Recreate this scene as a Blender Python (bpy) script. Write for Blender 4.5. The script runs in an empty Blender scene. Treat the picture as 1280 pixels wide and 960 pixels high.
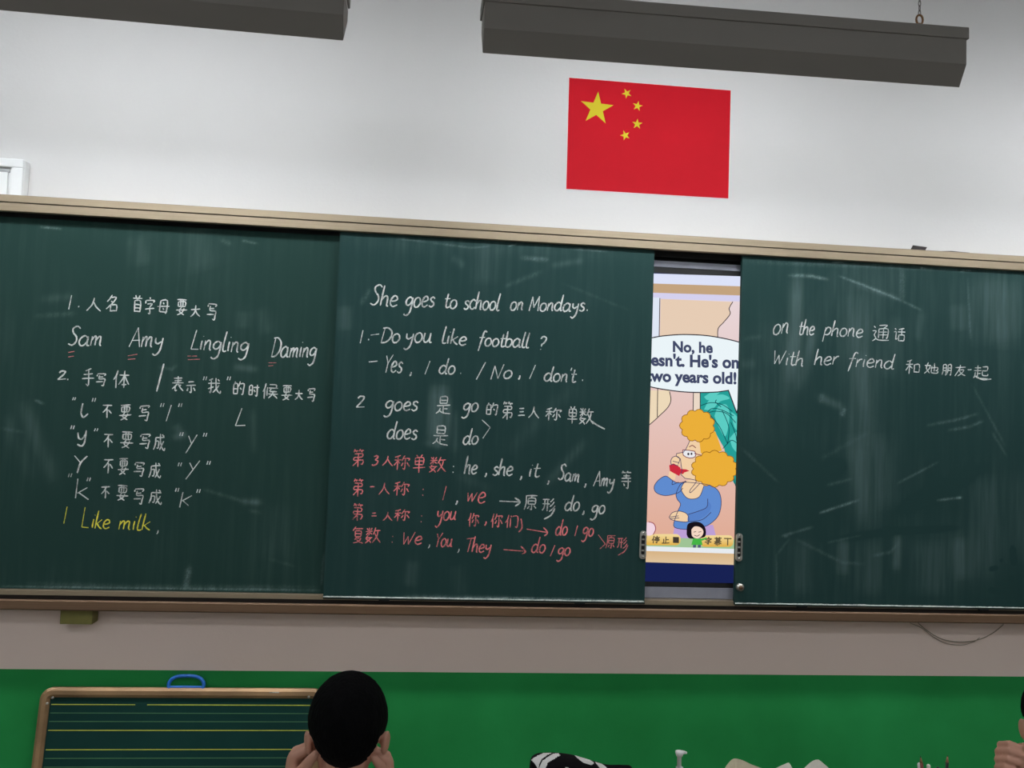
import bpy, bmesh, math, random
import numpy as np
from mathutils import Vector, Matrix, noise

random.seed(7)
SC = bpy.context.scene
COL = SC.collection

# ------------------------------------------------------------------ camera
F_PX = 1100.0
CAM = Vector((0.0, -2.75, 1.65))
YAW, PITCH, ROLL = math.radians(5.976), math.radians(2.989), math.radians(2.078)
cy_, sy_, cp_, sp_ = math.cos(YAW), math.sin(YAW), math.cos(PITCH), math.sin(PITCH)
FW = Vector((sy_*cp_, cy_*cp_, sp_))
r0 = Vector((cy_, -sy_, 0)); u0 = r0.cross(FW)
RT = r0*math.cos(ROLL) + u0*math.sin(ROLL)
UP = u0*math.cos(ROLL) - r0*math.sin(ROLL)
cd = bpy.data.cameras.new('camera'); cam = bpy.data.objects.new('camera', cd); COL.objects.link(cam)
cd.sensor_fit = 'HORIZONTAL'; cd.sensor_width = 36.0; cd.lens = F_PX/1280*36.0
cd.clip_start = 0.05
m = Matrix((RT, UP, -FW)).transposed().to_4x4(); m.translation = CAM
cam.matrix_world = m
SC.camera = cam

# ------------------------------------------------------------------ world, exposure, large lights
w = bpy.data.worlds.new('world'); SC.world = w; w.use_nodes = True
w.node_tree.nodes['Background'].inputs[0].default_value = (0.75, 0.85, 1, 1)
w.node_tree.nodes['Background'].inputs[1].default_value = 0.4
SC.view_settings.view_transform = 'Standard'
SC.view_settings.look = 'None'
SC.view_settings.exposure = 0.0
SC.view_settings.gamma = 1.0
SC.view_settings.use_curve_mapping = False
TUBE_STRENGTH = 36.5       # light openings of the blackboard lamps, facing down
CEIL_STRENGTH = 4.0        # added ceiling lamps out of view, for ambient light

def P(x, y, Y):
    """point on the vertical plane at depth Y that the photograph shows at pixel x, y"""
    d = FW + RT*((x-640)/F_PX) - UP*((y-480)/F_PX)
    return CAM + d*((Y-CAM.y)/d.y)

# ------------------------------------------------------------------ materials
def lin(c):
    return tuple(((v/255)/12.92 if v/255 <= 0.04045 else ((v/255+0.055)/1.055)**2.4) for v in c[:3]) + (1.0,)

def N(nt, t, **kw):
    n = nt.nodes.new(t)
    for k, v in kw.items(): setattr(n, k, v)
    return n

def mat(name, col, rough=0.6, metal=0.0, var=0.06, scale=12.0, bump=0.0, bscale=60.0, stretch=(1,1,1), spec=0.5, aniso=0):
    mt = bpy.data.materials.new(name); mt.use_nodes = True; nt = mt.node_tree
    b = nt.nodes['Principled BSDF']
    b.inputs['Roughness'].default_value = rough; b.inputs['Metallic'].default_value = metal
    b.inputs['Specular IOR Level'].default_value = spec
    tc = N(nt, 'ShaderNodeTexCoord'); mp = N(nt, 'ShaderNodeMapping'); mp.inputs['Scale'].default_value = stretch
    nt.links.new(tc.outputs['Object'], mp.inputs[0])
    nz = N(nt, 'ShaderNodeTexNoise'); nz.inputs['Scale'].default_value = scale; nz.inputs['Detail'].default_value = 4
    nt.links.new(mp.outputs[0], nz.inputs['Vector'])
    c = lin(col)
    rp = N(nt, 'ShaderNodeValToRGB')
    rp.color_ramp.elements[0].position = 0.3; rp.color_ramp.elements[1].position = 0.7
    rp.color_ramp.elements[0].color = tuple(max(0, v*(1-var*2)) for v in c[:3]) + (1,)
    rp.color_ramp.elements[1].color = tuple(min(1, v*(1+var)) for v in c[:3]) + (1,)
    nt.links.new(nz.outputs['Fac'], rp.inputs[0]); nt.links.new(rp.outputs[0], b.inputs['Base Color'])
    if bump:
        n2 = N(nt, 'ShaderNodeTexNoise'); n2.inputs['Scale'].default_value = bscale; n2.inputs['Detail'].default_value = 5
        nt.links.new(mp.outputs[0], n2.inputs['Vector'])
        bp = N(nt, 'ShaderNodeBump'); bp.inputs['Strength'].default_value = bump; bp.inputs['Distance'].default_value = 0.004
        nt.links.new(n2.outputs['Fac'], bp.inputs['Height']); nt.links.new(bp.outputs[0], b.inputs['Normal'])
    return mt

def emit(name, col, strength=1.0, grad=None):
    """a colour shown by the display: emission, optionally running to a second colour down the picture"""
    mt = bpy.data.materials.new(name); mt.use_nodes = True; nt = mt.node_tree
    nt.nodes.remove(nt.nodes['Principled BSDF'])
    e = N(nt, 'ShaderNodeEmission'); e.inputs[1].default_value = strength
    tc = N(nt, 'ShaderNodeTexCoord'); nz = N(nt, 'ShaderNodeTexNoise'); nz.inputs['Scale'].default_value = 400
    nt.links.new(tc.outputs['Object'], nz.inputs['Vector'])
    mx = N(nt, 'ShaderNodeMix', data_type='RGBA')
    c = lin(col)
    if grad:
        z0, z1, c2 = grad                        # z0: top height with col, z1: bottom height with c2
        sp = N(nt, 'ShaderNodeSeparateXYZ'); ge = N(nt, 'ShaderNodeNewGeometry'); nt.links.new(ge.outputs['Position'], sp.inputs[0])
        mr = N(nt, 'ShaderNodeMapRange'); mr.inputs['From Min'].default_value = z0; mr.inputs['From Max'].default_value = z1
        nt.links.new(sp.outputs['Z'], mr.inputs[0]); nt.links.new(mr.outputs[0], mx.inputs[0])
        mx.inputs[6].default_value = c; mx.inputs[7].default_value = lin(c2)
    else:
        mr = N(nt, 'ShaderNodeMapRange'); nt.links.new(nz.outputs['Fac'], mr.inputs[0])
        nt.links.new(mr.outputs[0], mx.inputs[0])
        mx.inputs[6].default_value = tuple(v*0.97 for v in c[:3])+(1,); mx.inputs[7].default_value = c
    nt.links.new(mx.outputs[2], e.inputs[0])
    nt.links.new(e.outputs[0], nt.nodes['Material Output'].inputs[0])
    return mt

def chalk_mat(name, col):
    mt = bpy.data.materials.new(name); mt.use_nodes = True; nt = mt.node_tree
    b = nt.nodes['Principled BSDF']; b.inputs['Roughness'].default_value = 0.95
    b.inputs['Specular IOR Level'].default_value = 0.1
    b.inputs['Base Color'].default_value = lin(col)
    tc = N(nt, 'ShaderNodeTexCoord'); nz = N(nt, 'ShaderNodeTexNoise'); nz.inputs['Scale'].default_value = 330; nz.inputs['Detail'].default_value = 3
    nt.links.new(tc.outputs['Object'], nz.inputs['Vector'])
    n2 = N(nt, 'ShaderNodeTexNoise'); n2.inputs['Scale'].default_value = 45
    nt.links.new(tc.outputs['Object'], n2.inputs['Vector'])
    ad = N(nt, 'ShaderNodeMath', operation='ADD'); nt.links.new(nz.outputs['Fac'], ad.inputs[0]); nt.links.new(n2.outputs['Fac'], ad.inputs[1])
    mr = N(nt, 'ShaderNodeMapRange'); mr.inputs['From Min'].default_value = 0.75; mr.inputs['From Max'].default_value = 1.1
    mr.inputs['To Min'].default_value = 0.4; mr.inputs['To Max'].default_value = 1.0
    nt.links.new(ad.outputs[0], mr.inputs[0]); nt.links.new(mr.outputs[0], b.inputs['Alpha'])
    return mt

def board_mat(name, col, dust=(150, 175, 172)):
    """green enamel with chalk dust: attribute 'dust' holds the smears, noise the streaks of the wiping"""
    mt = bpy.data.materials.new(name); mt.use_nodes = True; nt = mt.node_tree
    b = nt.nodes['Principled BSDF']; b.inputs['Roughness'].default_value = 0.6
    b.inputs['Specular IOR Level'].default_value = 0.06
    at = N(nt, 'ShaderNodeAttribute', attribute_name='dust')
    tc = N(nt, 'ShaderNodeTexCoord'); mp = N(nt, 'ShaderNodeMapping'); mp.inputs['Scale'].default_value = (1, 1, 0.06)
    mp.inputs['Rotation'].default_value = (0, 0.06, 0)
    nt.links.new(tc.outputs['Object'], mp.inputs[0])
    nz = N(nt, 'ShaderNodeTexNoise'); nz.inputs['Scale'].default_value = 60; nz.inputs['Detail'].default_value = 4
    nt.links.new(mp.outputs[0], nz.inputs['Vector'])
    n2 = N(nt, 'ShaderNodeTexNoise'); n2.inputs['Scale'].default_value = 3.2; n2.inputs['Detail'].default_value = 3
    nt.links.new(tc.outputs['Object'], n2.inputs['Vector'])
    m1 = N(nt, 'ShaderNodeMapRange'); m1.inputs['From Min'].default_value = 0.42; m1.inputs['From Max'].default_value = 0.75
    nt.links.new(nz.outputs['Fac'], m1.inputs[0])
    m2 = N(nt, 'ShaderNodeMapRange'); m2.inputs['From Min'].default_value = 0.35; m2.inputs['From Max'].default_value = 0.7
    nt.links.new(n2.outputs['Fac'], m2.inputs[0])
    mu = N(nt, 'ShaderNodeMath', operation='MULTIPLY'); nt.links.new(m1.outputs[0], mu.inputs[0]); nt.links.new(m2.outputs[0], mu.inputs[1])
    m3 = N(nt, 'ShaderNodeMath', operation='MULTIPLY'); nt.links.new(mu.outputs[0], m3.inputs[0]); m3.inputs[1].default_value = 0.038
    # smears are streaky too
    s1 = N(nt, 'ShaderNodeMapRange'); s1.inputs['From Min'].default_value = 0.35; s1.inputs['From Max'].default_value = 0.65
    s1.inputs['To Min'].default_value = 0.55; s1.inputs['To Max'].default_value = 1.25
    nt.links.new(nz.outputs['Fac'], s1.inputs[0])
    s2 = N(nt, 'ShaderNodeMath', operation='MULTIPLY'); nt.links.new(at.outputs['Fac'], s2.inputs[0]); nt.links.new(s1.outputs[0], s2.inputs[1])
    ad = N(nt, 'ShaderNodeMath', operation='ADD', use_clamp=True); nt.links.new(m3.outputs[0], ad.inputs[0]); nt.links.new(s2.outputs[0], ad.inputs[1])
    mx = N(nt, 'ShaderNodeMix', data_type='RGBA'); mx.inputs[6].default_value = lin(col); mx.inputs[7].default_value = lin(dust)
    nt.links.new(ad.outputs[0], mx.inputs[0]); nt.links.new(mx.outputs[2], b.inputs['Base Color'])
    return mt

# ------------------------------------------------------------------ object helpers
def link(o, parent=None):
    COL.objects.link(o)
    if parent: o.parent = parent
    return o

def tag(o, label=None, cat=None, group=None, kind=None):
    if label: o['label'] = label
    if cat: o['category'] = cat
    if group: o['group'] = group
    if kind: o['kind'] = kind
    return o

def empty(name, loc, label, cat, group=None):
    o = bpy.data.objects.new(name, None); o.location = loc; o.empty_display_size = 0.05
    link(o); return tag(o, label, cat, group)

def build(name, bm, mats, parent=None, smooth=False, recalc=True):
    """link a bmesh given in world space as one object; its origin goes to its own base"""
    if recalc: bmesh.ops.recalc_face_normals(bm, faces=bm.faces[:])
    me = bpy.data.meshes.new(name); bm.to_mesh(me); bm.free()
    if smooth:
        me.polygons.foreach_set('use_smooth', [True]*len(me.polygons))
    for q in (mats if isinstance(mats, (list, tuple)) else [mats]): me.materials.append(q)
    o = bpy.data.objects.new(name, me)
    link(o)
    if parent:
        o.parent = parent
        pw = Vector((0, 0, 0)); p = parent
        while p is not None: pw += p.location; p = p.parent
        me.transform(Matrix.Translation(-pw))
    return o

def own_base(o):
    """move a top-level mesh's origin to the middle of its bottom"""
    v = [x.co for x in o.data.vertices]
    lo = Vector([min(c[i] for c in v) for i in range(3)]); hi = Vector([max(c[i] for c in v) for i in range(3)])
    b = Vector(((lo.x+hi.x)/2, (lo.y+hi.y)/2, lo.z))
    o.data.transform(Matrix.Translation(-b)); o.location = b
    return o

def NB(): return bmesh.new()

def box(bm, x0, x1, y0, y1, z0, z1, bev=0.0, mi=0, mtx=None, seg=2):
    r = bmesh.ops.create_cube(bm, size=1)
    vs = r['verts']
    bmesh.ops.scale(bm, vec=(abs(x1-x0), abs(y1-y0), abs(z1-z0)), verts=vs)
    bmesh.ops.translate(bm, vec=((x0+x1)/2, (y0+y1)/2, (z0+z1)/2), verts=vs)
    fs = list({f for v in vs for f in v.link_faces})
    if bev:
        es = list({e for v in vs for e in v.link_edges})
        rb = bmesh.ops.bevel(bm, geom=es, offset=bev, segments=seg, affect='EDGES', profile=0.5)
        fs = list(set([f for f in fs if f.is_valid] + rb['faces']))
    for f in fs: f.material_index = mi
    if mtx is not None:
        bmesh.ops.transform(bm, matrix=mtx, verts=list({v for f in fs for v in f.verts}))
    return fs

def prism(bm, prof, x0, x1, mi=0):
    """profile in (y, z), run along x"""
    a = [bm.verts.new((x0, p[0], p[1])) for p in prof]; b = [bm.verts.new((x1, p[0], p[1])) for p in prof]
    n = len(prof); fs = []
    for i in range(n):
        j = (i+1) % n; fs.append(bm.faces.new((a[i], a[j], b[j], b[i])))
    fs.append(bm.faces.new(a[::-1])); fs.append(bm.faces.new(b))
    for f in fs: f.material_index = mi
    return fs

def tube(bm, pts, radii, seg=10, mi=0, closed=False, caps=True):
    """tapering round tube through pts with domed ends"""
    pts = [Vector(p) for p in pts]
    if not hasattr(radii, '__len__'): radii = [radii]*len(pts)
    if caps and not closed:
        d0 = (pts[0]-pts[1]).normalized(); d1 = (pts[-1]-pts[-2]).normalized()
        A, RA = [], []
        for t in (0.99, 0.8, 0.45):
            A.append(pts[0]+d0*radii[0]*t); RA.append(radii[0]*math.sqrt(1-t*t))
        B, RB = [], []
        for t in (0.45, 0.8, 0.99):
            B.append(pts[-1]+d1*radii[-1]*t); RB.append(radii[-1]*math.sqrt(1-t*t))
        pts = A+pts+B; radii = RA+list(radii)+RB
    n = len(pts); rings = []; up = None
    for i, p in enumerate(pts):
        if closed: t = (pts[(i+1) % n]-pts[i-1])
        else: t = pts[min(i+1, n-1)]-pts[max(i-1, 0)]
        t.normalize()
        if up is None:
            up = Vector((0, 0, 1)) if abs(t.z) < 0.9 else Vector((1, 0, 0))
        s = t.cross(up).normalized(); up = s.cross(t).normalized()
        rings.append([bm.verts.new(p + (s*math.cos(2*math.pi*k/seg)+up*math.sin(2*math.pi*k/seg))*radii[i]) for k in range(seg)])
    fs = []
    for i in range(n if closed else n-1):
        a, b = rings[i], rings[(i+1) % n]
        for k in range(seg):
            fs.append(bm.faces.new((a[k], a[(k+1) % seg], b[(k+1) % seg], b[k])))
    if not closed:
        fs.append(bm.faces.new(rings[0][::-1])); fs.append(bm.faces.new(rings[-1]))
    for f in fs: f.material_index = mi; f.smooth = True
    return fs

def cyl(bm, c, r, h, axis='z', seg=24, mi=0, r2=None):
    c = Vector(c); d = {'x': Vector((1, 0, 0)), 'y': Vector((0, 1, 0)), 'z': Vector((0, 0, 1))}[axis]
    return tube(bm, [c-d*h/2, c+d*h/2], [r, r if r2 is None else r2], seg=seg, mi=mi, caps=False)

def lathe(bm, c, prof, seg=24, mi=0):
    c = Vector(c); rings = []
    for r, z in prof:
        rings.append([bm.verts.new(c+Vector((r*math.cos(2*math.pi*k/seg), r*math.sin(2*math.pi*k/seg), z))) for k in range(seg)])
    fs = []
    for a, b in zip(rings, rings[1:]):
        for k in range(seg): fs.append(bm.faces.new((a[k], a[(k+1) % seg], b[(k+1) % seg], b[k])))
    fs.append(bm.faces.new(rings[0][::-1])); fs.append(bm.faces.new(rings[-1]))
    for f in fs: f.material_index = mi; f.smooth = True

def ellip(bm, c, r, rot=None, sub=3, mi=0):
    g = bmesh.ops.create_icosphere(bm, subdivisions=sub, radius=1)
    M = Matrix.Translation(Vector(c)) @ ((rot or Matrix.Identity(3)).to_4x4()) @ Matrix.Diagonal((r[0], r[1], r[2], 1))
    bmesh.ops.transform(bm, matrix=M, verts=g['verts'])
    for f in {f for v in g['verts'] for f in v.link_faces}: f.material_index = mi; f.smooth = True

def smooth_pts(pts, sub=5):
    if len(pts) < 3: return pts
    out = []
    n = len(pts)
    for i in range(n-1):
        p0 = pts[max(i-1, 0)]; p1 = pts[i]; p2 = pts[i+1]; p3 = pts[min(i+2, n-1)]
        for s in range(sub):
            t = s/sub
            out.append(tuple(0.5*((2*p1[k]) + (-p0[k]+p2[k])*t + (2*p0[k]-5*p1[k]+4*p2[k]-p3[k])*t*t + (-p0[k]+3*p1[k]-3*p2[k]+p3[k])*t**3) for k in range(len(p1))))
    out.append(pts[-1]); return out

# ------------------------------------------------------------------ palette
M = {}
M['gold'] = mat('brushed_bronze_aluminium', (158, 143, 120), 0.42, 0.55, 0.05, 25, 0.0, stretch=(0.05, 1, 8))
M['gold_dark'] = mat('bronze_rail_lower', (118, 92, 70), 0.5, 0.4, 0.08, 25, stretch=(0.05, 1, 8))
M['groove'] = mat('dark_groove', (38, 30, 24), 0.8)
M['black'] = mat('black_plastic', (12, 12, 13), 0.7)
M['board'] = board_mat('green_enamel_board', (37, 62, 57))
M['board2'] = board_mat('green_enamel_board_cool', (36, 62, 60))
M['white_chalk'] = chalk_mat('white_chalk', (212, 216, 212))
M['red_chalk'] = chalk_mat('red_chalk', (235, 136, 138))
M['yellow_chalk'] = chalk_mat('yellow_chalk', (232, 226, 84))
M['chrome'] = mat('worn_chrome', (190, 188, 180), 0.3, 0.8)
M['silver'] = mat('grey_aluminium', (150, 152, 165), 0.45, 0.3)
M['flag_red'] = mat('flag_red', (184, 20, 34), 0.7, 0, 0.02, 6, spec=0.12)
M['flag_yellow'] = mat('flag_yellow', (198, 184, 44), 0.7, 0, 0.02, spec=0.12)
M['paper_edge'] = mat('white_sticker_edge', (235, 215, 215), 0.6)
M['lamp_grey'] = mat('lamp_grey_paint', (124, 119, 113), 0.55, 0.0, 0.05, 4, stretch=(0.2, 1, 1))
M['lamp_white'] = mat('lamp_white_enamel', (225, 225, 222), 0.35)
M['brass'] = mat('brass_hook', (140, 105, 75), 0.4, 0.7)
M['white_pvc'] = mat('white_cabinet_paint', (228, 230, 230), 0.4, 0, 0.02)
M['cabinet_grey'] = mat('grey_gap', (150, 152, 152), 0.6)
M['olive'] = mat('olive_box_plastic', (128, 122, 62), 0.6, 0, 0.06, 30)
M['cable'] = mat('grey_brown_cable', (150, 138, 120), 0.6)
M['blue'] = mat('blue_plastic', (30, 110, 200), 0.35, 0, 0.04)
M['green_slate'] = mat('green_slate_surface', (24, 60, 54), 0.75, 0, 0.08, 5, spec=0.1)
M['rule_yellow'] = mat('yellow_rule_paint', (190, 200, 70), 0.7)
M['rule_dim'] = mat('faded_green_rule_paint', (70, 120, 80), 0.7)
M['bronze_frame'] = mat('bronze_frame_round', (160, 128, 92), 0.4, 0.45, 0.15, 10)
M['skin'] = mat('child_skin', (190, 140, 118), 0.55, 0, 0.05, 20, 0.15, 120)
M['hair'] = mat('black_short_hair', (8, 8, 9), 0.85, 0, 0.2, 90, 0.9, 160, stretch=(1, 1, 0.35), spec=0.05)
M['shirt'] = mat('white_school_shirt', (212, 210, 205), 0.8, 0, 0.04, 15, 0.3, 200)
M['trouser'] = mat('navy_trousers', (30, 36, 60), 0.8, 0, 0.05)
M['eye_white'] = mat('eye_white', (230, 226, 220), 0.3)
M['iris'] = mat('dark_iris', (30, 20, 16), 0.3)
M['lip'] = mat('lip', (170, 90, 85), 0.5)
M['desk_top'] = mat('pale_desk_laminate', (186, 160, 120), 0.45, 0, 0.08, 6, stretch=(0.3, 3, 1))
M['desk_leg'] = mat('grey_steel_tube', (120, 124, 130), 0.4, 0.4)
M['stool'] = mat('blue_stool_plastic', (60, 90, 140), 0.5)
M['cloth_black'] = mat('black_cloth', (10, 8, 11), 0.9, 0, 0.1, 30, 0.3, spec=0.1)
M['cloth_white'] = mat('white_cloth_print', (206, 204, 200), 0.85, 0, 0.05, 30)
M['pink_tip'] = mat('pale_pink_cloth', (205, 170, 160), 0.8)
M['pump'] = mat('white_pump_plastic', (225, 226, 222), 0.35)
M['bottle'] = mat('clear_white_bottle', (205, 212, 210), 0.25)
M['paper'] = mat('crumpled_paper', (222, 218, 205), 0.85, 0, 0.06, 25, 0.4, 60)
M['paper_cream'] = mat('cream_paper', (208, 196, 168), 0.85, 0, 0.08, 25, 0.4, 60)  # the sheet's own cream colour
M['pencil_dark'] = mat('dark_green_pencil', (18, 34, 28), 0.4)
M['pencil_brown'] = mat('brown_pencil', (120, 60, 45), 0.45)
M['wood'] = mat('sharpened_wood', (150, 112, 80), 0.7)
M['cup'] = mat('grey_pencil_cup', (90, 100, 110), 0.5)
M['dust_edge'] = chalk_mat('chalk_dust_white', (190, 198, 190))
M['dark_sheet'] = mat('dark_folded_sheet', (70, 62, 62), 0.6, 0, 0.3, 60)

# ------------------------------------------------------------------ the room shell
def wall_material():
    mt = mat('painted_front_wall', (210, 209, 208), 0.8, 0, 0.012, 2.0, 0.1, 90, spec=0.15)
    nt = mt.node_tree; b = nt.nodes['Principled BSDF']
    src = b.inputs['Base Color'].links[0].from_socket
    ge = N(nt, 'ShaderNodeNewGeometry'); sp = N(nt, 'ShaderNodeSeparateXYZ'); nt.links.new(ge.outputs['Position'], sp.inputs[0])
    lt = N(nt, 'ShaderNodeMath', operation='LESS_THAN'); lt.inputs[1].default_value = WAINSCOT_Z
    nt.links.new(sp.outputs['Z'], lt.inputs[0])
    nz = N(nt, 'ShaderNodeTexNoise'); nz.inputs['Scale'].default_value = 2.2; nz.inputs['Detail'].default_value = 5
    nt.links.new(ge.outputs['Position'], nz.inputs['Vector'])
    g = N(nt, 'ShaderNodeValToRGB'); g.color_ramp.elements[0].position = 0.3; g.color_ramp.elements[1].position = 0.7
    g.color_ramp.elements[0].color = lin((34, 134, 66)); g.color_ramp.elements[1].color = lin((44, 156, 82))
    nt.links.new(nz.outputs['Fac'], g.inputs[0])
    # the strip between board and green paint is a yellowed, warmer white
    lt2 = N(nt, 'ShaderNodeMath', operation='LESS_THAN'); lt2.inputs[1].default_value = 1.25
    nt.links.new(sp.outputs['Z'], lt2.inputs[0])
    mw = N(nt, 'ShaderNodeMix', data_type='RGBA'); nt.links.new(lt2.outputs[0], mw.inputs[0]); nt.links.new(src, mw.inputs[6])
    mw.inputs[7].default_value = lin((236, 216, 205))
    mx = N(nt, 'ShaderNodeMix', data_type='RGBA'); nt.links.new(lt.outputs[0], mx.inputs[0])
    nt.links.new(mw.outputs[2], mx.inputs[6]); nt.links.new(g.outputs[0], mx.inputs[7])
    nt.links.new(mx.outputs[2], b.inputs['Base Color'])
    return mt
WAINSCOT_Z = (P(0, 837, 0).z + P(640, 841, 0).z + P(1280, 845, 0).z)/3
M['wall'] = wall_material()
M['plain_wall'] = mat('plain_white_wall', (215, 215, 212), 0.8, 0, 0.02, 2)
M['ceiling'] = mat('white_ceiling', (222, 222, 220), 0.85, 0, 0.02, 2)
M['floor'] = mat('grey_terrazzo', (140, 134, 126), 0.5, 0, 0.12, 60)
X0, X1, YB, ZC = -3.6, 3.9, -6.2, 3.45
def shell(name, *b, m='plain_wall'):
    bm = NB(); box(bm, *b); return tag(build(name, bm, M[m]), kind='structure')
shell('wall_front', X0-.12, X1+.12, 0, .15, 0, ZC, m='wall')
shell('wall_left', X0-.12, X0, YB, 0, 0, ZC)
shell('wall_right', X1, X1+.12, YB, 0, 0, ZC)
shell('wall_back', X0-.12, X1+.12, YB-.12, YB, 0, ZC)
shell('floor', X0-.12, X1+.12, YB-.12, .15, -.1, 0, m='floor')
shell('ceiling', X0-.12, X1+.12, YB-.12, .15, ZC, ZC+.1, m='ceiling')

# ceiling lamps added behind the camera's view, for ambient light in the room
def fill_ceiling_lamp(x, y, label):
    r = empty('fill_ceiling_lamp', (x, y, ZC), label, 'lamp', 'added ceiling lamps for ambient light')
    bm = NB(); box(bm, x-.62, x+.62, y-.16, y+.16, ZC-.06, ZC, .008); build('housing', bm, M['lamp_white'], r)
    bm = NB(); box(bm, x-.58, x+.58, y-.12, y+.12, ZC-.07, ZC-.058)
    e = emit('lamp_diffuser', (244, 249, 255), CEIL_STRENGTH*6); build('diffuser', bm, e, r)
for i, (x, y) in enumerate(((-1.7, -3.5), (1.9, -3.5), (-1.7, -5.3), (1.9, -5.3))):
    fill_ceiling_lamp(x, y, 'added white ceiling lamp out of view, %s row over the %s half of the desks' % (('nearer' if y > -4 else 'rear'), ('left' if x < 0 else 'right')))

# ------------------------------------------------------------------ sliding blackboard
YF, YP, YL, YS = -0.080, -0.066, -0.046, -0.030     # frame front, sliding panels, rear panel, display glass
def avgz(pts, Y): return sum(P(x, y, Y).z for x, y in pts)/len(pts)
zt = avgz(((0, 241.5), (437, 268), (580, 280), (1080, 308), (1280, 320)), YF)
zg = avgz(((0, 250.5), (410, 277), (1080, 317), (1280, 329.5)), YF)
zt2 = avgz(((0, 261), (410, 286.5), (820, 314), (1080, 327.5), (1280, 339)), YF)
zb_top = avgz(((0, 750.5), (420, 753.5), (700, 757), (1280, 772)), YF)
zb = avgz(((0, 762), (500, 766), (900, 775), (1280, 783)), YF)
BX0, BX1 = P(-150, 500, YF).x, P(1430, 550, YF).x
bb = empty('sliding_blackboard', ((BX0+BX1)/2, -0.04, zb), 'long green sliding blackboard in a bronze aluminium frame, covered in chalk writing', 'blackboard')
bm = NB()
prism(bm, [(0, zt), (YF, zt), (YF-.002, zt-.002), (YF-.002, zg+.0018), (YF+.004, zg+.0012), (YF+.004, zg-.0012), (YF-.001, zg-.0018),
           (YF-.001, zt2+.002), (YF+.002, zt2), (YF+.012, zt2), (YF+.012, zg), (0, zg)], BX0, BX1)
build('top_rail', bm, M['gold'], bb)
bm = NB(); box(bm, BX0, BX1, YF+.0035, YF+.0055, zg-.0016, zg+.0016); build('rail_groove', bm, M['groove'], bb)
bm = NB()      # bottom rail: front lip, slot floor
prism(bm, [(0, zb), (YF, zb), (YF-.003, zb+.004), (YF-.003, zb_top-.003), (YF, zb_top), (YF+.009, zb_top), (YF+.009, zb+.012), (0, zb+.012)], BX0, BX1)
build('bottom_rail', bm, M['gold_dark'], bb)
zl2a, zl2b = avgz(((0, 738), (400, 741)), YL-.006), avgz(((0, 744.5), (400, 747.5)), YL-.006)
bm = NB()      # inner rail under the rear panels
prism(bm, [(0, zl2b), (YL-.010, zl2b), (YL-.010, zl2a-.002), (YL-.006, zl2a), (0, zl2a)], BX0, BX1)
build('inner_rail', bm, M['gold'], bb)
bm = NB(); box(bm, BX0, BX1, YL-.005, 0, zb+.0122, zl2b-.0002); build('slot_shade', bm, M['groove'], bb)  # dark piece stands in for the shade in the slot below the inner rail
zs_top = avgz(((0, 272), (415, 293)), YL)
bm = NB(); box(bm, BX0, BX1, YL+.012, 0, zs_top-.004, zg+.0005); build('top_gap_shade', bm, M['black'], bb)  # black box paints the shadow in the gap above the rear leaf
bm = NB(); box(bm, BX0+.001, BX1-.001, -.006, 0, zl2a, zs_top); build('back_board', bm, M['black'], bb)
for xa, xb in ((BX0-.022, BX0), (BX1, BX1+.022)):
    bm = NB(); box(bm, xa, xb, YF-.002, 0, zb, zt, .002); build('side_rail', bm, M['gold'], bb)

def dustval(X, Z, smears):
    """chalk dust on the board: every smear is a soft stroke (points, width, amount)"""
    d = np.zeros_like(X); rs = np.random.RandomState(4)
    for pts, wd, am in smears:
        best = np.zeros_like(X); tot = sum(math.hypot(b[0]-a[0], b[1]-a[1]) for a, b in zip(pts, pts[1:])); run = 0
        for (xa, za), (xb, zb_) in zip(pts, pts[1:]):
            vx, vz = xb-xa, zb_-za; L = vx*vx+vz*vz+1e-12
            t = np.clip(((X-xa)*vx+(Z-za)*vz)/L, 0, 1)
            dd = np.hypot(X-xa-t*vx, Z-za-t*vz)
            u = (run+t*math.sqrt(L))/tot; run += math.sqrt(L)
            fade = np.clip(np.minimum(u, 1-u)*5, 0, 1)**.7*.85+.15
            best = np.maximum(best, np.exp(-(dd/wd)**2)*fade)
        if wd < .009: best = best*rs.uniform(.3, 1.05, X.shape)
        d += am*best
    return d

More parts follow.
